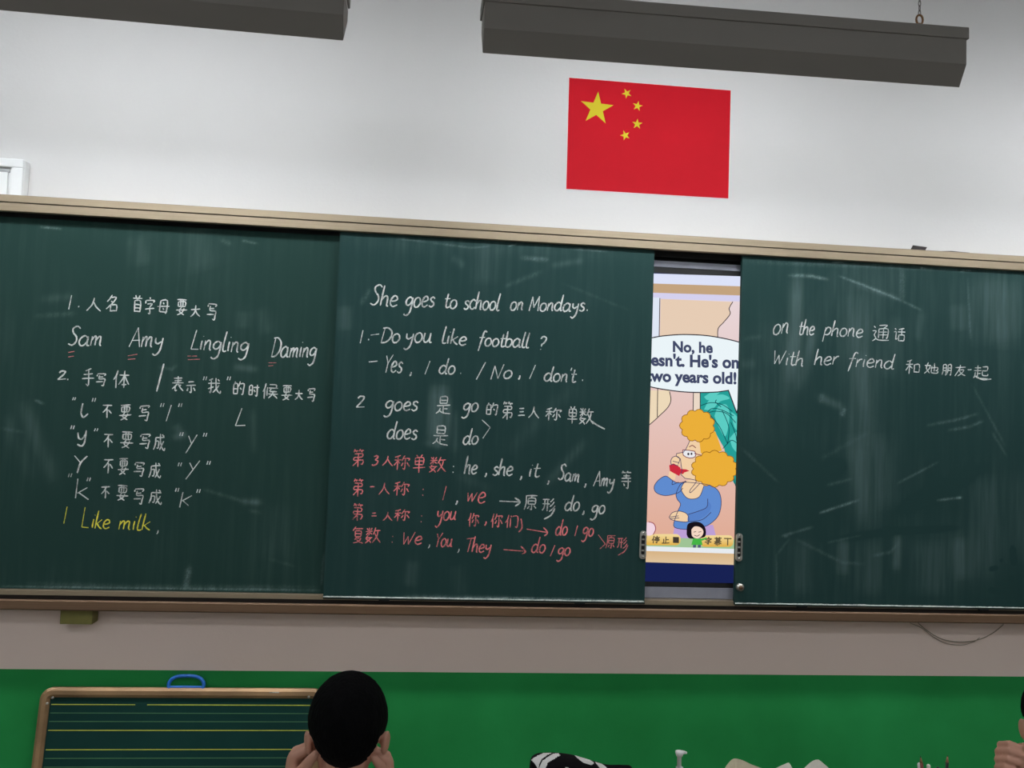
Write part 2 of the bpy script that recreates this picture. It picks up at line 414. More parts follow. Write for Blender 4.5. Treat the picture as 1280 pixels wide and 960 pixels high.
def panel(name, x0, x1, z0, z1, yf, th, mt, smears, step=0.0033):
    """a board leaf: a dense front face carrying the dust attribute, sides and back"""
    nx, nz = int((x1-x0)/step)+1, int((z1-z0)/step)+1
    xs = np.linspace(x0, x1, nx+1); zs = np.linspace(z0, z1, nz+1)
    X, Z = np.meshgrid(xs, zs)
    sm = []
    for pts, wpx, am in smears:
        q = [P(px, py, yf) for px, py in pts]
        sm.append(([(v.x, v.z) for v in q], wpx*0.0024, am))
    D = dustval(X, Z, sm)
    n0 = X.size
    co = np.stack([X, np.full_like(X, yf), Z], -1).reshape(-1, 3)
    idx = np.arange(n0).reshape(X.shape)
    q = np.stack([idx[:-1, :-1], idx[:-1, 1:], idx[1:, 1:], idx[1:, :-1]], -1).reshape(-1, 4)
    c4 = np.array([[x0, yf+th, z0], [x1, yf+th, z0], [x1, yf+th, z1], [x0, yf+th, z1]])
    co = np.vstack([co, c4]); b = n0
    f4 = [(int(idx[0, 0]), int(idx[-1, 0]))]
    faces = [list(map(int, r)) for r in q]
    faces += [[b+3, b+2, b+1, b]]
    faces += [list(map(int, idx[0, ::-1])) + [b, b+1]]
    faces += [list(map(int, idx[-1, :])) + [b+2, b+3]]
    faces += [list(map(int, idx[:, 0])) + [b+3, b]]
    faces += [list(map(int, idx[::-1, -1])) + [b+1, b+2]]
    me = bpy.data.meshes.new(name); me.from_pydata(co.tolist(), [], faces)
    at = me.attributes.new('dust', 'FLOAT', 'POINT')
    at.data.foreach_set('value', np.concatenate([D.ravel(), np.zeros(4)]).astype(np.float32))
    me.materials.append(mt)
    o = bpy.data.objects.new(name, me); link(o, bb)
    me.transform(Matrix.Translation(-bb.location))
    return o

def S(ox, oy, sc, pts): return [(ox+x/sc, oy+y/sc) for x, y in pts]
A1 = (0, 230, 2.977); A2 = (0, 500, 2.977); B1 = (400, 270, 2.977); B2 = (430, 480, 3.459); R1 = (900, 290, 3.368); R2 = (900, 540, 3.0)
smL = [(S(*A1, [(150, 160), (230, 167)]), 1.2, .35), (S(*A1, [(500, 190), (530, 310)]), 12, .05), (S(*A1, [(700, 150), (760, 330)]), 30, .04),
       (S(*A1, [(130, 492), (280, 482)]), 3, .10), (S(*A1, [(150, 430), (270, 418)]), 5, .06), (S(*A1, [(900, 210), (960, 222)]), 1.5, .2),
       (S(*A1, [(820, 205), (860, 225)]), 3, .10), (S(*A1, [(905, 470), (905, 540)]), 8, .05), (S(*A1, [(960, 460), (1000, 560)]), 10, .05),
       (S(*A1, [(870, 680), (960, 690)]), 4, .10), (S(*A1, [(590, 680), (640, 690), (660, 672)]), 2, .10),
       (S(*A2, [(688, 705), (697, 660), (705, 620)]), 3.2, .30), (S(*A2, [(80, 0), (200, 310)]), 9, .07), (S(*A2, [(20, 50), (120, 300)]), 9, .04), (S(*A2, [(130, 0), (165, 15)]), 1.5, .30),
       (S(*A2, [(940, 30), (945, 200)]), 5, .06), (S(*A2, [(1020, 380), (1020, 600)]), 20, .03), (S(*A2, [(750, 330), (900, 375), (980, 385)]), 2.2, .12), (S(*A2, [(900, 378), (975, 380)]), 4, .14),
       (S(*A2, [(920, 410), (975, 420)]), 2.5, .08), (S(*A2, [(650, 90), (680, 140)]), 5, .08), (S(*A2, [(640, 140), (700, 128)]), 4, .10),
       (S(*A2, [(1000, 590), (1100, 620)]), 2, .06), ([(2, 733), (150, 735), (400, 738)], 1.2, .45), ([(30, 729), (160, 733), (395, 734)], 2.5, .12),
       (S(*A2, [(1205, 570), (1197, 690)]), 1.3, .20), (S(*A2, [(0, 105), (90, 120)]), 2, .08)]
smM = [(S(*B1, [(750, 155), (850, 163)]), 2.6, .22), (S(*B1, [(700, 112), (735, 104)]), 1, .4), (S(*B1, [(285, 83), (400, 97)]), 1, .25),
       (S(*B1, [(400, 97), (560, 118), (640, 112)]), 1.2, .2), (S(*B1, [(930, 120), (1070, 132)]), 1.2, .3), (S(*B1, [(490, 150), (540, 190)]), 5, .06),
       (S(*B1, [(860, 185), (980, 165)]), 4, .08), (S(*B1, [(620, 100), (620, 260)]), 20, .04), (S(*B1, [(680, 265), (830, 205)]), 3, .07),
       (S(*B1, [(900, 250), (1150, 350)]), 2, .05), (S(*B1, [(90, 330), (95, 430)]), 10, .07), (S(*B1, [(190, 270), (150, 330)]), 3, .10),
       (S(*B1, [(70, 80), (1230, 130)]), 14, .035),
       (S(*B2, [(390, 0), (370, 260)]), 5, .14), (S(*B2, [(430, 0), (400, 262)]), 7, .20), (S(*B2, [(455, 60), (440, 268)]), 4, .12), (S(*B2, [(350, 255), (440, 268)]), 4, .12),
       (S(*B2, [(480, 110), (480, 300)]), 6, .06), (S(*B2, [(1050, 240), (870, 440)]), 6, .06), (S(*B2, [(1000, 0), (700, 300)]), 10, .03),
       (S(*B2, [(490, 390), (640, 460)]), 7, .04), (S(*B2, [(300, 760), (280, 880)]), 8, .06), (S(*B2, [(480, 780), (500, 920)]), 9, .05),
       ([(408, 747), (560, 748), (650, 748), (806, 751.5)], 1.3, .8), ([(500, 746), (640, 748)], 2.5, .3)]
smR = [([(1040, 330), (1120, 380)], 70, .045), ([(1230, 340), (1250, 430)], 50, .05), ([(960, 400), (980, 520)], 30, .03), ([(1150, 690), (1250, 700)], 40, .03), (S(*R1, [(140, 600), (200, 909)]), 14, .03), (S(*R1, [(740, 350), (700, 620)]), 14, .05), (S(*R1, [(290, 183), (380, 185), (455, 200)]), 2.0, .40), (S(*R1, [(500, 185), (600, 222), (700, 262), (765, 290)]), 1.4, .45), (S(*R1, [(560, 215), (765, 285)]), 3.5, .12),
       (S(*R1, [(765, 290), (850, 330)]), 1.6, .20), (S(*R1, [(325, 180), (318, 400), (300, 640)]), 9, .16), (S(*R1, [(400, 400), (330, 670)]), 7, .10),
       (S(*R1, [(570, 260), (590, 600), (600, 909)]), 20, .10), (S(*R1, [(605, 500), (600, 760)]), 9, .07), (S(*R1, [(770, 150), (768, 290)]), 3.5, .20), (S(*R1, [(1042, 190), (1055, 450)]), 1.5, .18),
       (S(*R1, [(1180, 200), (1180, 500)]), 24, .07), (S(*R1, [(1000, 300), (1010, 420)]), 12, .07), (S(*R1, [(410, 690), (520, 740)]), 5, .10), (S(*R1, [(430, 680), (425, 720)]), 2.5, .22),
       (S(*R1, [(525, 740), (512, 775)]), 3, .35), (S(*R1, [(870, 815), (1000, 790), (1085, 765)]), 1.8, .25), (S(*R1, [(960, 835), (1050, 820), (1110, 795)]), 1.8, .25),
       (S(*R1, [(850, 330), (830, 460)]), 7, .05), (S(*R1, [(1100, 130), (1250, 140)]), 5, .06), (S(*R1, [(110, 125), (1280, 165)]), 3, .12), (S(*R1, [(470, 128), (520, 128)]), 1.2, .5), (S(*R1, [(840, 150), (870, 155)]), 1.2, .5), (S(*R1, [(1010, 165), (1060, 162)]), 1.2, .5),
       (S(*R1, [(100, 450), (180, 440)]), 3, .08), (S(*R1, [(90, 560), (150, 550)]), 6, .06), (S(*R1, [(1060, 640), (1200, 900)]), 1.6, .10),
       (S(*R2, [(370, 305), (520, 255)]), 1.5, .45), (S(*R2, [(400, 200), (498, 175)]), 2, .12), (S(*R2, [(665, 193), (820, 112)]), 1.5, .18), (S(*R2, [(812, 256), (905, 246)]), 1.4, .35), (S(*R2, [(885, 247), (905, 246)]), 1.6, .5),
       (S(*R2, [(230, 390), (350, 356)]), 1.5, .25), (S(*R2, [(240, 390), (255, 390)]), 2, .3), (S(*R2, [(500, 0), (560, 370)]), 16, .10), (S(*R2, [(590, 0), (620, 300)]), 16, .07),
       (S(*R2, [(280, 400), (460, 490), (540, 495)]), 2, .12), (S(*R2, [(400, 415), (540, 385)]), 1.8, .14), (S(*R2, [(570, 465), (640, 450), (665, 420)]), 2, .16),
       (S(*R2, [(665, 385), (660, 520)]), 5, .18), (S(*R2, [(460, 400), (460, 540)]), 8, .12), (S(*R2, [(900, 390), (910, 560)]), 9, .12), (S(*R2, [(780, 400), (785, 620)]), 25, .07), (S(*R2, [(560, 400), (560, 620)]), 16, .06),
       (S(*R2, [(1000, 150), (1000, 560)]), 20, .06), (S(*R2, [(1110, 140), (1110, 500)]), 16, .05), (S(*R2, [(212, 460), (212, 640)]), 1.5, .12), (S(*R2, [(212, 462), (260, 400)]), 1.5, .1), (S(*R2, [(300, 400), (310, 620)]), 16, .06),
       (S(*R2, [(80, 60), (220, 190)]), 2, .1), (S(*R2, [(380, 100), (560, 0)]), 3, .06), (S(*R2, [(1020, 0), (1075, 90)]), 1.5, .12),
       (S(*R2, [(100, 647), (1140, 668)]), 1.3, .6), (S(*R2, [(60, 645), (280, 650)]), 1.3, .3), (S(*R2, [(760, 660), (960, 662)]), 2, .6),
       (S(*R2, [(1098, 432), (1102, 490)]), 3, -.5), (S(*R2, [(1053, 481), (1058, 482)]), 1.6, -.5), (S(*R2, [(1012, 515), (1038, 509)]), 2, -.5), (S(*R2, [(1090, 548), (1094, 552)]), 2, -.5), (S(*R2, [(1012, 592), (1045, 600)]), 2, -.5),
       (S(*R2, [(330, 210), (385, 410)]), 3.5, -.10), (S(*R2, [(400, 410), (620, 375), (900, 360)]), 4, -.06), (S(*R2, [(320, 165), (480, 120)]), 8, -.06), (S(*R2, [(660, 300), (1000, 130)]), 9, -.05)]
lx1 = (P(423, 296, YL).x + P(405, 745, YL).x)/2 + .02
panL = panel('board_panel', BX0+.002, lx1, zl2a+.001, zs_top, YL, .012, M['board'], smL)
mx0 = (P(423, 300, YP).x+P(406, 745, YP).x)/2; mx1 = (P(817, 320, YP).x+P(806.5, 750, YP).x)/2
mz0 = (P(410, 748.5, YP).z+P(806, 754, YP).z)/2; mz1 = zt2+.010
panM = panel('board_panel', mx0, mx1, mz0, mz1, YP, .016, M['board2'], smM)
rx0 = (P(928, 325, YP).x+P(918.5, 755, YP).x)/2; rz0 = (P(920, 761, YP).z+P(1280, 768, YP).z)/2
rz0 = min(rz0, mz0+.002)
panR = panel('board_panel', rx0, BX1-.002, mz0, mz1, YP, .016, M['board2'], smR)
tag(panL, 'rear leaf at the left, set deeper in the frame'); tag(panM, 'middle sliding leaf with white and red writing'); tag(panR, 'right sliding leaf, smeared with chalk dust')

def rounded_rect(cx, cz, w_, h_, r, n=6):
    pts = []
    for qx, qz, a0 in ((1, 1, 0), (-1, 1, 90), (-1, -1, 180), (1, -1, 270)):
        for k in range(n+1):
            a = math.radians(a0+90*k/n)
            pts.append((cx+qx*(w_/2-r)+r*math.cos(a), cz+qz*(h_/2-r)+r*math.sin(a)))
    return pts
def slab(bm, pts, y0, y1, mi=0):
    """flat outline in x, z with thickness from y0 (front) to y1 (back)"""
    a = [bm.verts.new((p[0], y0, p[1])) for p in pts]; b = [bm.verts.new((p[0], y1, p[1])) for p in pts]
    n = len(pts); fs = [bm.faces.new(a), bm.faces.new(b[::-1])]
    for i in range(n): fs.append(bm.faces.new((a[i], b[i], b[(i+1) % n], a[(i+1) % n])))
    for f in fs: f.material_index = mi
    return fs

def leaf_handle(pan, cx, cz):
    h_ = .086; w_ = .021
    bm = NB()
    out = rounded_rect(cx, cz, w_, h_, .009); inn = rounded_rect(cx, cz, w_-.009, h_-.026, .005)
    n = len(out)
    for ring, y in ((out, YP-.004),): 
        A = [bm.verts.new((p[0], y, p[1])) for p in out]; B = [bm.verts.new((p[0], y-.001, p[1])) for p in inn]
        Cc = [bm.verts.new((p[0], YP-.0008, p[1])) for p in inn]; D_ = [bm.verts.new((p[0], YP, p[1])) for p in out]
        for i in range(n):
            j = (i+1) % n
            bm.faces.new((A[i], A[j], B[j], B[i])); bm.faces.new((B[i], B[j], Cc[j], Cc[i])); bm.faces.new((D_[i], D_[j], A[j], A[i]))
        f = bm.faces.new(Cc); f.material_index = 1
    for k in (-1, 0, 1):
        box(bm, cx-.0045, cx+.0045, YP-.0032, YP-.0008, cz+k*.017-.0028, cz+k*.017+.0028, .0006, 2 if k else 0)
    for s in (-1, 1):
        cyl(bm, (cx, YP-.0052, cz+s*.036), .0035, .002, 'y', 12, 0)
    build('handle', bm, [M['chrome'], M['black'], M['gold_dark']], pan, recalc=True)
hz = P(803.5, 681, YP); leaf_handle(panM, hz.x, hz.z)
hz = P(923.5, 684, YP); leaf_handle(panR, hz.x, hz.z)
k_ = P(924, 733.5, YP); bm = NB(); cyl(bm, (k_.x, YP-.006, k_.z), .0115, .012, 'y', 24); cyl(bm, (k_.x, YP-.0135, k_.z), .006, .004, 'y', 16, 1)
build('lock_knob', bm, [M['chrome'], M['gold_dark']], panR)
# chalk dust ledges at the foot of the sliding leaves
for pan, xa, xb, wv in ((panM, mx0, mx1, .4), (panR, rx0, BX1-.002, .8)):
    bm = NB(); x = xa; pts = []
    while x < xb:
        pts.append((x, .0022+.0022*max(0, noise.noise(Vector((x*9, wv, 0))))+.0012*random.random())); x += .006
    for (x_, h1), (x2, h2) in zip(pts, pts[1:]):
        a = [bm.verts.new(v) for v in ((x_, YP-.0035, mz0+.0045), (x2, YP-.0035, mz0+.0045), (x2, YP-.0006, mz0+.0045+h2), (x_, YP-.0006, mz0+.0045+h1))]
        bm.faces.new(a)
    build('chalk_dust', bm, M['dust_edge'], pan, recalc=False)
    bm = NB(); box(bm, xa, xb, YP-.0045, YP+.0, mz0-.001, mz0+.0045, .0008); build('edge_strip', bm, M['pencil_dark'], pan)
for px in (480, 725, 1003, 1230):     # rollers under the leaves
    pan = panM if px < 820 else panR
    q = P(px, 754, YP); bm = NB(); box(bm, q.x-.016, q.x+.016, YP-.0025, YP+.008, mz0-.006, mz0-.0012, .001); build('roller', bm, M['black'], pan)

# ------------------------------------------------------------------ handwriting in chalk
LAT = {
'a': ("70,80 45,100 15,75 5,35 20,2 45,5 70,45 72,90;72,95 70,40 75,5 92,5", 95), 'b': ("10,185 8,90 8,5;8,60 30,95 62,85 68,45 50,5 20,0 8,20", 78),
'c': ("65,80 42,100 15,75 8,35 25,3 50,2 68,22", 72), 'd': ("68,75 42,98 12,72 5,30 22,2 45,5 66,40;78,185 70,90 70,8 88,5", 90),
'e': ("12,48 40,52 62,68 52,95 30,95 10,60 12,20 35,0 68,18", 75), 'f': ("75,165 55,180 42,150 30,60 14,-60;5,98 62,105", 66),
'g': ("66,82 42,100 12,78 8,42 28,22 55,40 68,88;70,95 66,10 55,-50 25,-75 0,-60", 82), 'h': ("14,190 8,90 5,2;6,50 30,90 52,90 56,50 58,5 70,2", 76),
'i': ("15,95 12,40 14,3;20,135 22,141", 34), 'k': ("14,185 8,90 5,2;58,95 10,45;18,52 40,20 65,0", 70), 'l': ("22,185 12,90 10,15 25,0 40,8", 42),
'm': ("10,95 8,2;8,50 28,92 42,85 42,5;42,50 64,92 80,85 80,20 92,2", 105), 'n': ("10,95 8,2;8,50 32,95 52,85 54,20 66,2", 76),
'o': ("40,98 15,80 6,40 20,3 48,3 68,40 60,82 38,98", 78), 'p': ("14,95 4,-75;10,50 30,92 58,88 64,50 45,12 14,10", 74),
'r': ("10,95 8,2;8,45 28,85 52,95", 56), 's': ("56,82 35,98 14,80 25,58 48,42 50,15 28,0 5,14", 62), 't': ("28,160 22,60 26,8 44,3 58,15;2,100 55,104", 58),
'u': ("10,95 8,30 22,3 45,15 58,50;62,95 60,25 66,3 80,5", 84), 'w': ("5,92 16,10;16,10 40,88;40,88 50,8;50,8 82,98", 92),
'y': ("8,95 12,50 32,38 58,60;66,95 62,20 52,-40 25,-75 0,-60", 80), 'S': ("80,165 55,188 22,165 28,125 58,85 62,40 35,2 0,15", 82),
'A': ("0,0 50,180;50,180 85,0;18,60 80,65", 92), 'L': ("32,185 10,5;10,5 72,8", 78), 'D': ("22,170 8,0;5,172 50,175 88,130 85,60 50,10 5,0", 98),
'M': ("5,0 22,170;22,170 48,40;48,40 92,175;92,175 98,0", 112), 'Y': ("5,165 35,92;78,175 35,92;35,92 28,0", 76), 'I': ("20,180 8,0", 30),
'N': ("5,0 20,165;20,165 60,5;60,5 90,175", 98), 'W': ("5,160 20,5;20,5 48,110;48,110 62,5;62,5 105,165", 112), 'T': ("0,162 90,172;50,170 35,0", 80),
'2': ("8,130 25,160 55,150 48,100 5,5;5,5 72,10", 76), '3': ("8,150 35,165 50,140 25,95;25,95 55,75 50,30 20,0 0,18", 60),
'?': ("5,140 30,170 62,148 52,100 28,70 25,45;22,12 24,6", 66), "'": ("16,170 10,135", 20), '.': ("8,6 12,3", 30), ',': ("14,15 10,0 0,-22", 30)}
HAN = {
'人': "4805 4530 3560 0595,4835 6565 9595", '名': "4505 3025 1042,3518 7518 5545 2570 0582,4038 5250,3860 3897,3860 8060 8096,3892 8092",
'首': "3002 3815,6802 6015,0820 9220,4820 4235,2535 2597,2535 7535 7597,2555 7555,2575 7575,2595 7595",
'字': "5002 5512,1520 1535,1520 8820 8032,3040 7040 5058,5058 5592 3888,1068 9065",
'母': "3010 2485,3010 7810 7492 6488,0550 9748,2485 8485,5022 5535,4860 5472", '要': "1508 8508,2520 2548,2520 7820 7548,2548 7548,4208 4248,6008 6048,4852 3575 7095,7058 5580 2096,0868 9566",
'大': "0840 9236,5005 4850 3575 0897,5042 6570 9595", '写': "1818 1530,1815 8815 8028,3825 3550 8550 8075 7597 5892,3838 7036,0870 7068",
'手': "7005 5012 3018,1835 8232,0858 9455,5212 5590 3885", '体': "2805 2030 0555,2028 2097,3830 9628,6805 6897,6532 5555 3580,7032 8255 9778,5278 8378",
'表': "1815 8213,2430 7828,0845 9443,5003 5045,4848 3065 0880,3262 3290 4585,5550 6870 9590,7555 6265", '示': "2515 7513,0840 9338,5040 5590 4085,2555 1880,7255 9080",
'我': "4008 2515 1220,0838 9235,2815 2890 1885,0870 4855,6005 6235 7070 9592 9878,8545 6570 4590,7510 8522",
'的': "2205 1520,1022 1090,1022 4022 4090,1055 4055,1088 4088,6005 5520 4840,5822 9222 9060 8595 7590,6248 7262",
'时': "1018 1085,1018 3518 3585,1050 3550,1083 3583,4530 9728,7808 8090 6585,5245 6362",
'候': "2205 1535 0555,1535 1597,3230 3280,4515 8515 8535,4035 9535,5538 4552,4855 9055,4070 9770,6855 6572 4095,7075 8585 9696",
'不': "0812 9210,5512 4038 1062,5032 5297,6040 9065", '成': "2022 9020,2022 1860 0590,2045 4543 4280 3078,5502 5840 7075 9292 9678,8540 7065 5590,7205 8515",
'是': "2805 2840,2805 7205 7240,2823 7223,2840 7240,0852 9350,5052 5092,5070 7870,3265 2580 0695,2878 5092 9595",
'第': "2202 1218,2010 4510,2810 3518,6202 5215,6010 9010,6812 7520,1828 8028 7845,1845 7845,1845 1562 8562 8085 7082,4828 4898,4565 2580 0892",
'三': "2020 7818,2550 7548,1085 9083", '一': "0850 9245", '二': "2030 7828,1075 9072",
'称': "4005 2512 0818,0535 4533,2515 2597,2340 1555 0470,2842 4055,6505 5528 4840,5822 9522 8835,7022 7090 5885,5850 4872,8048 9672",
'单': "3002 3812,7002 6012,2018 2055,2018 8018 8055,2036 8036,2055 8055,0572 9570,5018 5098",
'数': "2505 2550,0528 4726,1008 1820,4208 3520,2530 0848,2832 4545,2052 1070 3282 4295,0565 4863,4065 2085 0695,6505 5830 5045,6025 9523,8025 7555 5092,6038 7565 9892",
'等': "2202 1215,2010 4510,6202 5212,6010 9010,2528 7828,1042 9040,5020 5042,1258 9256,6845 6892 5590,3068 4082",
'原': "1510 9508,1510 1555 0395,5512 4825,3025 3060,3025 8225 8260,3042 8242,3060 8260,5660 5692 4588,4070 2588,7268 9085",
'形': "0515 5513,0345 5843,2015 1865 0590,4215 4295,8505 7520 6032,9028 7848 6062,9855 8080 5897",
'你': "2505 1835 0358,1835 1897,5005 4525 3445,4522 9520 8832,6822 6890 5585,5048 3872,8045 9772", '们': "2505 1835 0358,1835 1897,4210 5020,4025 4095,5515 9515 9590 8085",
'复': "3002 2015 0828,2515 9013,2828 2860,2828 7528 7560,2843 7543,2860 7560,4062 2580,3870 7570 5588 1598,4078 6590 9598",
'通': "0810 1820,0338 2238 1260 2280 0595,2280 4592 9894,3808 8508 6522,3828 3880,3828 8828 8880 8078,3845 8845,3862 8862,6328 6382",
'话': "1008 2018,0535 2235 2285 3575,8505 6012 4215,3532 9730,6810 6855,4555 4595,4555 8855 8895,4592 8892",
'和': "4205 2512 0815,0335 5033,2812 2897,2640 1560 0375,3045 4860,6035 6085,6035 9235 9285,6082 9282",
'她': "2505 1545 2062 4092,4230 3560 0595,0332 4530,5235 5282 6892 9590 9675,4552 9245 9270 8070,7010 7078",
'朋': "1210 1260 0395,1210 4210 4295 3590,1235 4235,1258 4258,6010 6060 5095,6010 9210 9295 8290,6035 9235,6058 9258",
'友': "0825 9223,4805 4040 0895,3848 8046 6075 3097,4252 6278 9596",
'起': "0822 5020,2805 2840,0340 5540,2840 2880,2860 5060,1250 1075 0292,1078 4092 9894,5815 9215 9240,6040 9240,6040 6068 7275 9673 9762",
'停': "2205 1535 0358,1835 1897,6202 6512,3818 9718,5028 5040 8240 8228 5028,3848 3858,3848 9748 9058,4562 8862,6862 6892 5888", '止': "5008 5090,5045 8545,2040 2090,0592 9790",
'幕': "0812 9210,3003 3020,7003 7020,2825 2850,2825 7525 7550,2838 7538,2850 7550,0858 9456,4850 3065 0880,5560 7570 9580,3070 3092,3070 7270 7290,5062 5098"}
SLANT = 0.17
GID = [0]
def grp(st, nm, lab):
    GID[0] += 1
    return [(GID[0], nm, lab, q) for q in st]
def g_word(cr, text, x0, y0, x1, y1, xh, slant=SLANT):
    """strokes (photo pixels) of a latin word whose baseline runs x0,y0 -> x1,y1 in crop coordinates"""
    ox, oy, sc = cr; tot = sum(LAT[c][1] for c in text); out = []; adv = 0
    L = x1-x0; lead = slant*xh*0.0
    for c in text:
        g, wd = LAT[c]
        jy = random.uniform(-.04, .04)*xh; js = random.uniform(.95, 1.05)
        for st in g.split(';'):
            pts = []
            for q in st.split():
                a, b = map(float, q.split(','))
                u = (adv+a)/tot; X = x0+L*u + slant*b/100*xh; Yv = y0+(y1-y0)*u - b/100*xh*js + jy
                pts.append((ox+X/sc, oy+Yv/sc))
            out.append(smooth_pts(pts, 5))
        adv += wd
    return grp(out, 'chalk_word', text)
def g_han(cr, ch, cx, cy, w_, h_, shear=.08):
    ox, oy, sc = cr; out = []
    ang = random.uniform(-.03, .06)
    for st in HAN[ch].split(','):
        pts = []
        for q in st.split():
            a, b = (int(q[:2])-50)/100, (int(q[2:])-50)/100
            a -= shear*b; b += ang*a
            a += random.uniform(-.012, .012); b += random.uniform(-.012, .012)
            pts.append((ox+(cx+a*w_)/sc, oy+(cy+b*h_)/sc))
        if len(pts) == 2:       # a slight bow
            mx_ = ((pts[0][0]+pts[1][0])/2+random.uniform(-.25, .25), (pts[0][1]+pts[1][1])/2+random.uniform(-.25, .25)); pts = [pts[0], mx_, pts[1]]
        out.append(smooth_pts(pts, 3))
    return grp(out, 'chalk_character', None)
def g_raw(cr, *strokes):
    ox, oy, sc = cr; out = []
    S_ = [smooth_pts([(ox+x/sc, oy+y/sc) for x, y in s], 4) for s in strokes]
    ids = []
    for q in S_:        # strokes that meet belong to one mark
        hit = None
        for (g_, _, _, o_) in out:
            if min(math.hypot(a[0]-b[0], a[1]-b[1]) for a in q for b in o_) < 3.2: hit = g_
        if hit is None: GID[0] += 1; hit = GID[0]
        out.append((hit, 'chalk_mark', None, q))
    return out
def g_q(cr, cx, cy, h_=16, g=10):
    return g_raw(cr, [(cx-g/2+3, cy-h_/2), (cx-g/2-2, cy+h_/2)], [(cx+g/2+4, cy-h_/2), (cx+g/2-1, cy+h_/2)])
def g_colon(cr, cx, cy, d=14): return g_raw(cr, [(cx, cy-d), (cx+1, cy-d+5)], [(cx-2, cy+d-3), (cx-1, cy+d+2)])
def g_dot(cr, cx, cy, r=3): return g_raw(cr, [(cx, cy-r), (cx-1, cy+r)])
def g_comma(cr, cx, cy): return g_raw(cr, [(cx+3, cy-8), (cx+1, cy+2), (cx-4, cy+10)])

def ribbon(bm, pts, Y, hw, mi=0):
    """a chalk stroke: a thin raised ribbon whose width wavers"""
    q = [P(x, y, Y) for x, y in pts]; L = []; R = []
    ph = random.random()*50
    n = len(q)
    for i, p in enumerate(q):
        t = q[min(i+1, n-1)]-q[max(i-1, 0)]; t.y = 0
        if t.length < 1e-7: t = Vector((1, 0, 0))
        t.normalize(); s = Vector((t.z, 0, -t.x))
        k = 0.85+0.35*noise.noise(Vector((ph+i*.4, 0, 0)))+0.15*math.sin(math.pi*min(1, i/max(1, n-1)))
        if i in (0, n-1): k *= .7
        L.append(bm.verts.new(p+s*hw*k)); R.append(bm.verts.new(p-s*hw*k))
    for i in range(n-1):
        f = bm.faces.new((L[i], L[i+1], R[i+1], R[i])); f.material_index = mi
def write(pan, Y, strokes, col, label, hw=.0024):
    """one object per written word, character or mark"""
    groups = {}
    for g_, nm, lab, q in strokes: groups.setdefault(g_, (nm, lab, []))[2].append(q)
    tint = col.split('_')[0]
    for nm, lab, sts in groups.values():
        bm = NB()
        for k, q in enumerate(sts): ribbon(bm, q, Y-.0004-.00002*k, hw*(.8 if nm == 'chalk_character' else 1)*(.9 if tint == 'red' else 1))
        for f in bm.faces:
            f.normal_update()
            if f.normal.y > 0: f.normal_flip()
        o = build(nm, bm, M[col], pan, recalc=False)
        if lab and tint == 'white': tag(o, 'chalk word %s' % lab)
        elif lab: tag(o, '%s chalk word %s' % (tint, lab))
        elif tint != 'white': tag(o, '%s chalk' % tint)

C1, C2, C3, C4, C5, C6 = (60, 350, 3.5556), (60, 490, 3.5556), (430, 340, 3.459), (430, 480, 3.459), (430, 550, 3.459), (940, 380, 3.879)
def hans(cr, *items):
    o = []
    for it in items: o += g_han(cr, *it)
    return o
W = lambda strokes, col, label, hw=.0024: write(panL, YL, strokes, col, label, hw)
W(g_raw(C1, [(105, 68), (92, 130)]) + g_dot(C1, 137, 118) + hans(C1, ('人', 205, 108, 68, 65), ('名', 287, 103, 60, 80), ('首', 398, 105, 50, 78), ('字', 452, 115, 50, 80), ('母', 512, 118, 58, 65), ('要', 594, 120, 58, 78), ('大', 655, 137, 48, 55), ('写', 728, 137, 50, 85)), 'white_chalk', 'white chalk line of Chinese characters numbered 1')
W(g_word(C1, 'Sam', 88, 290, 242, 296, 46) + g_word(C1, 'Amy', 360, 298, 512, 302, 46) + g_word(C1, 'Lingling', 630, 308, 892, 325, 46) + g_word(C1, 'Daming', 990, 343, 1192, 345, 46), 'white_chalk', 'white chalk names Sam Amy Lingling Daming', .0023)
W(g_raw(C1, [(90, 322), (118, 317)], [(90, 342), (115, 338)], [(355, 337), (397, 330)], [(355, 353), (388, 350)], [(620, 338), (662, 338)], [(622, 354), (675, 352)], [(980, 368), (1015, 368)], [(980, 382), (1002, 380)]), 'red_chalk', 'short double underlines below the capitals', .0016)
W(g_word(C1, '2', 40, 445, 82, 442, 23) + g_dot(C1, 88, 442) + hans(C1, ('手', 178, 432, 62, 85), ('写', 235, 440, 50, 65), ('体', 326, 440, 75, 85), ('表', 577, 462, 58, 75), ('示', 635, 475, 50, 60), ('我', 738, 470, 62, 75), ('的', 848, 480, 55, 65), ('时', 915, 490, 50, 60), ('候', 988, 492, 72, 75), ('要', 1062, 500, 55, 72), ('大', 1115, 510, 38, 48), ('写', 1170, 508, 40, 68))
  + g_raw(C1, [(515, 372), (500, 430), (483, 495)]) + g_q(C1, 697, 437) + g_q(C1, 803, 437), 'white_chalk', 'white chalk line numbered 2 about the capital letter I')
W(g_q(C2, 115, 30, 12, 8) + g_raw(C2, [(155, 50), (147, 92), (158, 112), (178, 96)]) + g_q(C2, 203, 35) + hans(C2, ('不', 263, 85, 48, 65), ('要', 343, 90, 62, 75), ('写', 427, 90, 55, 80)) + g_q(C2, 507, 58) + g_raw(C2, [(548, 58), (525, 130)]) + g_q(C2, 587, 58) + g_raw(C2, [(862, 72), (833, 150)], [(833, 150), (877, 148)]), 'white_chalk', 'white chalk line about the letter l')
